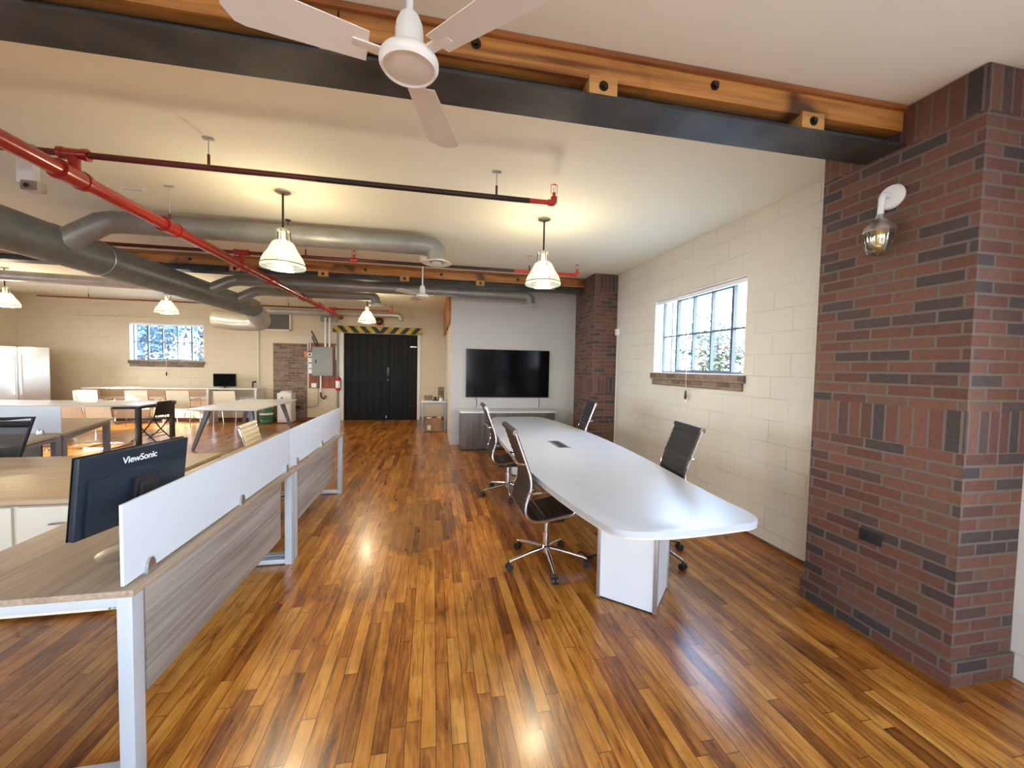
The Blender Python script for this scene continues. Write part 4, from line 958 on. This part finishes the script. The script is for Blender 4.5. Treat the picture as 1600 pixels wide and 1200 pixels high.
MB().cyl((-3.35, Y-0.092, 1.842), (-3.35, Y-0.086, 1.842), 0.030, seg=18).obj('dial', 'black', t, world=True)
for i, z in enumerate((1.69, 1.53, 1.38)):
    fixed('switch_box', ['topmost', 'middle', 'lowest'][i]+' of three small white boxes stacked left of the electrical panel', 'switch box', MB().box((-3.39, Y-0.075, z-0.065), (-3.295, Y-0.0255, z+0.065), 0.008), 'white', 'white boxes beside the panel')
fixed('orange_bracket', 'orange bracket on the wall edge left of the round white dial', 'bracket', MB().box((-3.50, Y-0.04, 1.77), (-3.41, Y-0.002, 1.93), 0.004), 'orange')
fixed('thermometer', 'slim white thermometer strip between the electrical panel and the doors', 'thermometer', MB().box((-2.69, Y-0.04, 1.70), (-2.665, Y-0.0255, 2.10), 0.003), 'white')
fixed('outlet_box', 'white outlet box at the bottom of the red-brown board', 'outlet box', MB().box((-3.315, Y-0.07, 0.93), (-3.185, Y-0.0255, 1.05), 0.006), 'white')
fixed('conduit', 'white conduit dropping from the panel to a black elbow', 'conduit', MB().cyl((-3.07, Y-0.07, 0.80), (-3.07, Y-0.07, 1.254), 0.025, seg=12), 'white')
fixed('cable', 'thick black elbow cable hanging below the electrical panel', 'cable', MB().tube(rounded([(-3.07, Y-0.07, 0.80), (-3.06, Y-0.07, 0.66), (-2.99, Y-0.06, 0.60), (-2.94, Y-0.05, 0.70)], 0.05), 0.022, 8), 'cable')
fixed('cable', 'thin grey cable looping from the panel to the plug on the brick infill', 'cable', MB().tube(rounded([(-3.15, Y-0.06, 1.25), (-3.14, Y-0.04, 0.50), (-3.20, Y-0.04, 0.40), (-3.60, Y-0.04, 0.37)], 0.12), 0.009, 8), 'panelgrey')
fixed('plug', 'black plug at the brick infill beside the white water dispenser', 'plug', MB().box((-3.72, Y-0.06, 0.33), (-3.60, Y-0.014, 0.41), 0.01), 'black')
t = thing('fire_extinguisher', 'small red fire extinguisher with white label on the wall left of the doors', 'fire extinguisher', (-2.60, Y-0.14, 0.85))
MB().lathe([(0.0, 0), (0.055, 0.005), (0.062, 0.02), (0.062, 0.30), (0.045, 0.34), (0.018, 0.36), (0.018, 0.39)], seg=20).obj('cylinder', 'red', t)
MB().lathe([(0.0632, 0.08), (0.0632, 0.27)], seg=20, cap=False).obj('label', 'letter', t)
MB().box((-0.02, -0.05, 0.385), (0.02, 0.03, 0.41), 0.004).tube([(0.02, 0, 0.39), (0.07, 0, 0.30), (0.07, 0, 0.12)], 0.009, 6).obj('valve', 'black', t)
MB().box((-0.05, 0.05, 0.02), (0.05, 0.135, 0.05), 0.003).box((-0.05, 0.115, 0.02), (0.05, 0.135, 0.36), 0.003).obj('wall_bracket', 'red', t)
t = thing('wall_vent', 'square grey louvred vent in a white frame high on the rear wall', 'vent', (-4.2, Y-0.02, 2.72))
vf = MB(); x0, x1, z0, z1 = -4.56, -3.84, 2.475, 2.955
for a, b_ in (((x0, Y-0.05, z0), (x1, Y-0.002, z0+0.035)), ((x0, Y-0.05, z1-0.035), (x1, Y-0.002, z1)), ((x0, Y-0.05, z0), (x0+0.035, Y-0.002, z1)), ((x1-0.035, Y-0.05, z0), (x1, Y-0.002, z1))): vf.box(a, b_)
vf.obj('frame', 'offwhite', t, world=True)
lv = MB(); lv.box((x0+0.035, Y-0.012, z0+0.035), (x1-0.035, Y-0.003, z1-0.035))
for i in range(20): lv.box((x0+0.035, Y-0.040, z0+0.040+i*0.0195), (x1-0.035, Y-0.012, z0+0.048+i*0.0195))
lv.obj('louver', 'louver', t, world=True)
t = thing('fire_bell', 'round dark bell on an orange plate above the black doors', 'bell', (-1.52, Y-0.06, 2.84))
MB().box((-0.13, 0.03, -0.13), (0.13, 0.058, 0.13), 0.006).obj('back_plate', 'orange', t)
MB().lathe([(0.115, 0), (0.112, 0.03), (0.08, 0.055), (0.0, 0.062)], (0, 0.03, 0), 28, (0, -1, 0)).obj('gong', mat('dark_maroon_gong', (0.07, 0.02, 0.015), 0.3, 0.2), t)
fixed('conduit', 'thin painted conduit running down the rear wall to the long counter', 'conduit', MB().cyl((-4.66, Y-0.03, 0.92), (-4.66, Y-0.03, 2.95), 0.016, seg=10), 'offwhite')
fixed('pipe_elbow', 'small dark elbow fitting on the counter beside the conduit', 'fitting', MB().tube(rounded([(-4.76, 11.90, 0.919), (-4.76, 11.90, 1.07), (-4.68, 11.92, 1.07)], 0.04), 0.024, 8), 'black')
fixed('conduit', 'thin conduit running along the rear wall above the window', 'conduit', MB().cyl((-8.8, Y-0.03, 2.70), (-5.0, Y-0.03, 2.74), 0.012, seg=8), 'blockL')

# right wall details
t = thing('wall_sensor', 'tiny white sensor box with a surface conduit, beside the far brick pillar', 'sensor', (XR, 6.27, 2.22))
MB().box((-0.045, -0.04, -0.055), (-0.001, 0.04, 0.055), 0.005).obj('housing', 'white', t)
MB().cyl((-0.012, 0, -2.20), (-0.012, 0, -0.055), 0.008, seg=8).obj('conduit', 'offwhite', t)
t = thing('power_outlet', 'black power outlet set in the large brick pillar', 'outlet', (2.63, 1.92, 0.607))
MB().box((-0.010, -0.062, -0.036), (-0.001, 0.062, 0.036), 0.004).obj('cover_plate', 'black', t)
MB().box((-0.014, -0.045, -0.018), (-0.0102, -0.010, 0.018), 0.003).box((-0.014, 0.010, -0.018), (-0.0102, 0.045, 0.018), 0.003).obj('socket', 'blackplastic', t)

# wall lantern on the pillar
t = thing('wall_lantern', 'jar-style wall lantern with a white mounting plate on the large brick pillar', 'wall lamp', (2.63, 1.905, 2.635))
MB().lathe([(0.0, 0), (0.066, 0.0), (0.070, 0.012), (0.062, 0.026), (0.03, 0.034), (0.0, 0.036)], (-0.001, 0, 0), 28, (-1, 0, 0)).obj('mounting_plate', 'white', t)
MB().tube(rounded([(-0.02, 0, 0), (-0.078, 0, 0.010), (-0.088, 0, -0.12)], 0.04, 6), 0.016, 12).obj('arm', 'white', t)
MB().lathe([(0.018, -0.11), (0.022, -0.135), (0.045, -0.155), (0.070, -0.18), (0.076, -0.205), (0.072, -0.210)], (-0.088, 0, 0), 28).obj('cap', 'satin', t)
jar = MB(); pf = [(0.070, -0.208), (0.068, -0.24), (0.060, -0.29), (0.050, -0.325), (0.034, -0.338), (0.0, -0.340)]
jar.lathe(pf, (-0.088, 0, 0), 28, cap=False)
for k in range(14):
    a = 2*PI*k/14; jar.tube([(-0.088+r*1.01*math.cos(a), r*1.01*math.sin(a), z) for r, z in pf[:5]], 0.0022, 4)
jar.obj('glass_jar', 'jar', t)
MB().lathe([(0.012, -0.21), (0.030, -0.24), (0.032, -0.265), (0.015, -0.29), (0, -0.295)], (-0.088, 0, 0), 16).obj('bulb', 'amber', t)

# ---------------------------------------------------------------- pendants
def pendant(label, z0):
    """origin at the ceiling; z0 = drop from the ceiling to the shade rim"""
    t = thing('pendant_lamp', label, 'pendant lamp', group='ribbed glass pendant lamps'); zr = -z0
    MB().lathe([(0.066, 0.0), (0.066, -0.008), (0.045, -0.018), (0.016, -0.022), (0.0, -0.022)], seg=24).obj('ceiling_canopy', 'satin', t)
    MB().cyl((0, 0, -0.02), (0, 0, zr+0.355), 0.0095, seg=10).obj('rod', 'bolt', t)
    so = MB().lathe([(0.0, zr+0.36), (0.045, zr+0.355), (0.058, zr+0.345), (0.060, zr+0.335)], seg=20)
    for k in range(4):
        a = PI/4+PI/2*k; so.tube([(0.058*math.cos(a), 0.058*math.sin(a), zr+0.345), (0.062*math.cos(a), 0.062*math.sin(a), zr+0.24)], 0.007, 6)
    so.obj('socket_cage', 'satin', t)
    MB().cyl((0, 0, zr+0.25), (0, 0, zr+0.33), 0.032, seg=16).obj('lamp_holder', 'whiteedge', t)
    sh = [(0.062, 0.245), (0.088, 0.225), (0.106, 0.19), (0.122, 0.155), (0.142, 0.125), (0.162, 0.095), (0.176, 0.06), (0.184, 0.025), (0.186, 0.0)]
    pf = []
    for i in range(len(sh)-1):
        for k in range(4):
            u = k/4; r = sh[i][0]*(1-u)+sh[i+1][0]*u; z = sh[i][1]*(1-u)+sh[i+1][1]*u
            pf.append((r+(0.0016 if k % 2 else 0), zr+z))
    pf.append((0.186, zr))
    MB().lathe(pf, seg=40, cap=False).obj('glass_shade', 'shade', t)
    g = MB(); ring = lambda r, z, th: g.tube([(r*math.cos(2*PI*i/36), r*math.sin(2*PI*i/36), z) for i in range(36)], th, 6, True)
    ring(0.1895, zr+0.028, 0.004)
    for k in range(3):
        a = 0.6+2*PI*k/3; g.tube([((r+0.006)*math.cos(a), (r+0.006)*math.sin(a), zr+z) for r, z in [(0.056, 0.34)]+sh[:-1]], 0.003, 6)
    g.obj('wire_guard', 'bolt', t)
    MB().lathe([(0.015, zr+0.25), (0.032, zr+0.215), (0.047, zr+0.17), (0.042, zr+0.12), (0.02, zr+0.095), (0, zr+0.09)], seg=20).obj('bulb', 'bulb', t)
    ld = bpy.data.lights.new('lamp_glow', 'POINT'); ld.energy = 29; ld.color = (1.0, 0.84, 0.55); ld.shadow_soft_size = 0.11
    lo = bpy.data.objects.new('lamp_glow', ld); COL.objects.link(lo); lo.parent = t; lo.location = (0, 0, zr+0.08)
    return t
PL = [((-1.36, 4.05), 'ribbed glass pendant lamp hanging over the aisle in front of the slim branch duct'),
      ((1.13, 4.12), 'ribbed glass pendant lamp hanging above the meeting table'),
      ((-1.42, 9.20), 'ribbed glass pendant lamp hanging just before the black doors'),
      ((-5.05, 8.90), 'small ribbed glass pendant lamp seen just above the middle of the rear window'),
      ((-7.50, 8.80), 'ribbed glass pendant lamp nearest the stainless refrigerator'),
      ((-3.81, 4.05), 'ribbed glass pendant lamp over the storage unit')]
pr = pendant('', 0.69)
for i, ((x, y), lb) in enumerate(PL):
    if i == 5: continue
    place(pr, i > 0, (x, y, cz(y)-0.001), 0, lb)

# ---------------------------------------------------------------- ceiling fans
def fan(drop, angs):
    t = thing('ceiling_fan', '', 'ceiling fan', group='white ceiling fans'); z = -drop
    MB().lathe([(0.062, 0.0), (0.060, -0.03), (0.046, -0.065), (0.0, -0.068)], seg=24).obj('ceiling_canopy', 'fanwhite', t)
    MB().cyl((0, 0, -0.06), (0, 0, z+0.17), 0.0115, seg=12).obj('rod', 'fanwhite', t)
    MB().lathe([(0.0, z+0.185), (0.016, z+0.183), (0.030, z+0.17), (0.041, z+0.145), (0.044, z+0.12), (0.044, z+0.075), (0.050, z+0.062), (0.072, z+0.052)], seg=32).obj('motor_housing', 'fanwhite', t)
    MB().lathe([(0.070, z+0.052), (0.086, z+0.043), (0.093, z+0.032), (0.093, z+0.018), (0.088, z+0.010), (0.084, z+0.004), (0.080, z+0.004), (0.078, z+0.010), (0.05, z+0.005), (0.0, z+0.003)], seg=40).obj('bottom_cover', 'fanwhite', t)
    for k in range(3):
        a = math.radians(angs+120*k)
        m = MB(); R = Matrix.Rotation(a, 3, 'Z'); TW = Matrix.Rotation(math.radians(10), 3, 'X')
        n = 14; uo, do = [], []
        for i in range(n+1):
            u = i/n; x = 0.125+0.375*u; w = 0.050+0.022*u
            if u > 0.86: w *= math.sqrt(max(0.08, 1-((u-0.86)/0.15)**2))
            r = [R @ (TW @ Vector((x, y, 0))) + Vector((0, 0, z+0.035)) for y in (-w, -w*.4, w*.4, w)]
            uo.append(r); do.append([p-Vector((0, 0, 0.003)) for p in r])
        m.strip(uo, do); b = m.obj('blade', 'fanwhite', t)
        MB().box((0.07, -0.018, z+0.030), (0.17, 0.018, z+0.036), 0.002).obj('blade_iron', 'fanwhite', b).rotation_euler = (0, 0, a)
    return t
f1 = fan(0.585, 75)
place(f1, False, (-0.085, 1.36, cz(1.36)-0.001), 0, 'white ceiling fan hanging close overhead in front of the timber beam')
place(f1, True, (-0.165, 6.10, cz(6.10)-0.001), math.radians(33), 'white ceiling fan hanging far off beside the timber beam near the television')

# ---------------------------------------------------------------- sprinkler pipes
XM, ZM = -2.33, 2.795
t = thing('sprinkler_main', 'thick bright red sprinkler main running the depth of the room', 'pipe', (XM, 4, ZM))
MB().cyl((XM, YF+0.002, ZM), (XM, 10.85, ZM), 0.048, seg=20).obj('pipe', 'redpipe', t, world=True)
MB().cyl((XM, 10.85, ZM), (XM, 10.95, ZM), 0.062, seg=20).obj('end_cap', 'darkred', t, world=True)
for y in (3.17, 4.17, 5.55, 6.45, 7.9, 9.0, 10.1):
    MB().cyl((XM, y-0.085, ZM), (XM, y+0.085, ZM), 0.058, seg=20).cyl((XM, y-0.10, ZM), (XM, y-0.075, ZM), 0.064, seg=20).cyl((XM, y+0.075, ZM), (XM, y+0.10, ZM), 0.064, seg=20).obj('coupling', 'redpipe', t, world=True)
def hanger(par, x, y, z, red=True):
    h = MB().cyl((x, y, z), (x, y, cz(y)-0.006), 0.0045, seg=6).box((x-0.035, y-0.012, cz(y)-0.012), (x+0.035, y+0.012, cz(y)-0.001)).obj('hanger_rod', 'alu', par, world=True)
    m = MB(); m.cyl((x, y, z), (x, y, z+0.07), 0.009, seg=8)
    m.obj('hanger_clamp', 'darkred', h, world=True)
hanger(t, XM, 4.17, ZM+0.05); hanger(t, XM, 8.45, ZM+0.045); hanger(t, XM, 1.2, ZM+0.045)
def head(par, x, y, z):
    h = MB().cyl((x, y, z-0.01), (x, y, z+0.035), 0.012, seg=10).cyl((x, y, z+0.085), (x, y, z+0.089), 0.020, seg=14).obj('sprinkler_head', 'red', par, world=True)
    c = MB()
    for a in (0, PI/2):
        dx, dy = 0.026*math.cos(a), 0.026*math.sin(a)
        c.tube(rounded([(x-dx*.4, y-dy*.4, z+0.02), (x-dx, y-dy, z+0.03), (x-dx, y-dy, z+0.10), (x+dx, y+dy, z+0.10), (x+dx, y+dy, z+0.03), (x+dx*.4, y+dy*.4, z+0.02)], 0.008, 3), 0.0022, 5)
    c.obj('wire_cage', 'red', h, world=True)
def branch(y, z, xa, xb, label, heads, hangs, segs, r=0.021):
    t = thing('sprinkler_branch', label, 'pipe', ((xa+xb)/2, y, z))
    for a, b_, m in segs: MB().cyl((a, y, z), (b_, y, z), r, seg=14).obj('pipe', m, t, world=True)
    MB().cyl((XM, y, ZM+0.052), (XM, y, z), 0.032, seg=14).cyl((XM-0.07, y, z), (XM+0.07, y, z), 0.034, seg=14).cyl((XM+0.055, y, z), (XM+0.08, y, z), 0.039, seg=14).cyl((XM-0.08, y, z), (XM-0.055, y, z), 0.039, seg=14).obj('riser_tee', 'redpipe', t, world=True)
    MB().tube(rounded([(xb-0.05, y, z), (xb, y, z), (xb, y, z+0.05)], 0.02), r+0.006, 10).obj('elbow', 'red', t, world=True)
    head(t, xb, y, z+0.05)
    for x in heads:
        MB().cyl((x-0.04, y, z), (x+0.04, y, z), r+0.007, seg=12).cyl((x, y, z), (x, y, z+0.03), 0.018, seg=10).obj('tee', 'red', t, world=True); head(t, x, y, z+0.03)
    for x in hangs: hanger(t, x, y, z+r)
    return t
branch(3.20, 2.945, -9.5, 0.955, 'dark red sprinkler branch pipe crossing the ceiling, the one nearest the near timber beam', (), (-1.545, 0.48, -4.0),
       ((-9.5, -0.85, 'darkred'), (-0.85, 0.75, 'blackpipe'), (0.75, 0.955, 'red')))
branch(5.55, 2.95, -9.5, 2.03, 'dark red sprinkler branch pipe just in front of the far timber beam', (-1.02, ), (-1.60, 1.32, -5.0),
       ((-9.5, -0.7, 'darkred'), (-0.7, 1.1, 'blackpipe'), (1.1, 2.03, 'red')))
branch(10.15, 2.90, -8.1, -1.0, 'thin dark red sprinkler branch pipe above the rear window and black doors', (), (-3.9, -3.3, -7.2, -5.2),
       ((-8.1, -1.0, 'darkred'), ), 0.017)

# ---------------------------------------------------------------- ducts
DX, DZ, DR = -3.68, 2.725, 0.186
t = thing('main_duct', 'large grey spiral air duct running along the left ceiling', 'duct', (DX, 4, DZ))
MB().cyl((DX, YF+0.002, DZ), (DX, 9.15, DZ), DR, seg=40).obj('duct_run', 'duct', t, world=True)
for y in (1.0, 4.75, 6.55): MB().cyl((DX, y-0.02, DZ), (DX, y+0.02, DZ), DR+0.006, seg=40).obj('joint_band', 'duct', t, world=True)
MB().lathe([(DR+0.004, 0), (DR+0.004, 0.03), (DR*0.6, 0.05), (0, 0.055)], (DX, 9.15, DZ), 32, (0, 1, 0)).obj('end_cap', 'duct', t, world=True)
ed = MB().tube(rounded([(DX+0.02, 9.20, DZ-0.06), (DX+0.06, 9.62, DZ-0.25), (DX-0.50, 9.75, DZ-0.25), (DX-0.95, 9.8, DZ-0.20)], 0.35, 8), DR+0.01, 28).obj('elbow', 'ductB', t, world=True)
for y in (1.0, 5.3):
    MB().tube([(DX+DR*1.02*math.cos(a), y, DZ+DR*1.02*math.sin(a)) for a in [2*PI*i/28 for i in range(28)]], 0.006, 6, True).cyl((DX, y, DZ+DR), (DX, y, cz(y)-0.002), 0.004, seg=6).obj('hanger_strap', 'alu', t, world=True)
def bduct(y, z, r, xe, label, m, outlet=True, xs=None, rise=0.0, hang=()):
    xs = DX+0.05 if xs is None else xs
    t = thing('branch_duct', label, 'duct', ((xs+xe)/2, y, z))
    MB().tube([(DX+0.12, y-0.12, DZ+0.02), (DX+0.38, y-0.02, z-0.03), (DX+0.50, y, z)], r, 24).obj('takeoff', m, t, world=True)
    MB().cyl((DX+0.48, y, z), (xe-0.08, y, z), r, seg=26).obj('duct_run', m, t, world=True)
    MB().tube(rounded([(xe-0.10, y, z), (xe+0.03, y, z-0.01), (xe+0.05, y, z-r-0.06)], 0.10, 4), r*1.01, 24).obj('elbow', m, t, world=True)
    if outlet:
        zo = z-r-0.07
        MB().lathe([(r*0.9, 0.03), (r*0.95, 0.0), (r*1.55, -0.012), (r*1.6, -0.020), (r*1.5, -0.024), (r*0.85, -0.010), (r*0.8, 0.01)], (xe+0.05, y, zo), 32, cap=False).lathe([(0.0, -0.022), (r*0.55, -0.020), (r*0.5, -0.008), (0, -0.006)], (xe+0.05, y, zo), 24, cap=False).obj('diffuser', 'offwhite', t, world=True)
    for x in hang: MB().cyl((x, y, z+r), (x, y, cz(y)-0.002), 0.005, seg=6).cyl((x, y, cz(y)-0.008), (x, y, cz(y)-0.001), 0.03, seg=12).obj('hanger', 'bolt', t, world=True)
    return t
bduct(4.86, 3.005, 0.108, -0.02, 'slim grey branch duct passing behind the aisle pendant, ending in a white diffuser', 'ductX', True, hang=(-1.58, ))
bduct(7.42, 2.945, 0.088, 1.75, 'shiny branch duct just beyond the far timber beam, ending above the television', 'ductX')
bduct(8.35, 2.945, 0.088, -1.17, 'branch duct ending just above the pendant lamp by the black doors', 'ductX')
t = thing('branch_duct', 'thin bright duct along the rear wall above the black doors with a down-turned end', 'duct', (-2.6, 11.2, 2.90))
MB().cyl((-4.75, 11.2, 2.905), (-1.02, 11.2, 2.925), 0.068, seg=22).obj('duct_run', 'ductB', t, world=True)
for x in (-3.6, -1.9): MB().cyl((x, 11.2, 2.98), (x, 11.2, 3.199), 0.004, seg=6).obj('hanger', 'alu', t, world=True)
MB().tube(rounded([(-1.04, 11.2, 2.925), (-0.88, 11.2, 2.92), (-0.86, 11.2, 2.78)], 0.10, 5), 0.07, 22).obj('elbow', 'ductB', t, world=True)
t = thing('branch_duct', 'bright thin duct running left from the big duct above the black table', 'duct', (-6.5, 8.35, 2.97))
MB().cyl((-9.9, 8.2, 3.02), (DX-0.1, 8.2, 2.90), 0.085, seg=22).obj('duct_run', 'ductB', t, world=True)
# ceiling sensor box
t = thing('security_camera', 'small white and grey camera unit hanging from the ceiling behind the red main', 'camera', (-2.90, 3.60, cz(3.6)))
MB().box((-0.058, -0.03, -0.29), (0.048, 0.03, -0.09), 0.012).obj('housing', 'white', t)
MB().box((-0.03, -0.035, -0.34), (0.075, 0.045, -0.27), 0.01).obj('lens_block', 'satin', t)
MB().cyl((0.01, -0.042, -0.308), (0.01, -0.034, -0.308), 0.016, seg=16).obj('lens', 'black', t)
MB().cyl((0.02, 0.01, -0.10), (0.02, 0.01, -0.001), 0.014, seg=10).obj('mount_arm', 'satin', t)
fixed('ceiling_patch', 'small white hanger plate on the ceiling behind the red main', 'plate', MB().box((-2.78, 4.30, cz(4.3)-0.012), (-2.62, 4.34, cz(4.3)-0.002)), 'white')

# ---------------------------------------------------------------- outside
struct(MB().box((XR+0.4, -40, -0.6), (60, 60, -0.55)).box((-60, YB+0.5, -0.6), (XR+0.39, 60, -0.55)).box((-60, -40, -0.6), (XL-0.5, YB+0.49, -0.55)).box((XL-0.49, -40, -0.6), (XR+0.39, YF-0.5, -0.55)).obj('ground_outside', 'asphalt'))
struct(MB().box((XR+0.265, 5.30, -0.5), (XR+0.385, 5.62, 3.4)).obj('wall_outside_pier', 'facade'))
def tree(x, y, h, r, label, m, z0=-0.55, n=2600, squash=0.9):
    t = thing('tree', label, 'tree', (x, y, z0), group='trees outside the windows')
    rnd = random.Random(int(x*10+y*100))
    tr = MB().tube([(0, 0, 0), (0.05, 0, h*0.3), (-0.05, 0.05, h*0.6), (0, 0, h*0.85)], [0.16, 0.12, 0.08, 0.03], 8)
    for k in range(7):
        a = rnd.uniform(0, 2*PI); z = h*rnd.uniform(0.35, 0.7); tr.tube([(0, 0, z), (math.cos(a)*r*.35, math.sin(a)*r*.35, z+h*.12), (math.cos(a)*r*.7, math.sin(a)*r*.7, z+h*.18)], [0.05, 0.035, 0.015], 6)
    tr.obj('trunk', 'bark', t)
    fm = MB(); vs = []; fs = []
    cl = [(rnd.uniform(-r, r)*.65, rnd.uniform(-r, r)*.65, h*rnd.uniform(0.42, 0.98), r*rnd.uniform(.28, .5)) for _ in range(16)]
    for i in range(n):
        cx, cy_, cz_, cr_ = rnd.choice(cl); d = Vector((rnd.gauss(0, 1), rnd.gauss(0, 1), rnd.gauss(0, 1)*squash)).normalized()*cr_*rnd.uniform(.55, 1.05)
        c = Vector((cx, cy_, cz_))+d; a = Vector((rnd.gauss(0, 1), rnd.gauss(0, 1), rnd.gauss(0, 1))).normalized(); b = a.orthogonal().normalized(); s_ = rnd.uniform(.07, .13)
        k = len(vs); vs += [c+a*s_, c+b*s_*.6, c-a*s_, c-b*s_*.6]; fs.append((k, k+1, k+2, k+3))
    fm.bm.clear(); fm._add(vs, fs); me = fm.obj('foliage', m, t, smooth=False)
    return t
tree(11.5, 14.5, 4.2, 2.0, 'leafy green tree outside the white block-wall window, nearest the wall', 'foliage')
tree(15.5, 12.0, 3.6, 1.8, 'second leafy tree outside the block-wall window, behind the nearest one', 'foliage')
tree(20.5, 13.5, 3.0, 1.6, 'low distant tree at the bottom of the block-wall window', 'foliage')
tree(-8.2, 17.0, 4.6, 2.2, 'tree seen through the left panes of the rear window', 'foliageB')
tree(-13.0, 20.5, 4.2, 2.2, 'tree seen through the middle of the rear window', 'foliageB')
tree(-9.5, 22.5, 4.6, 1.9, 'tree seen through the right panes of the rear window', 'foliageB')
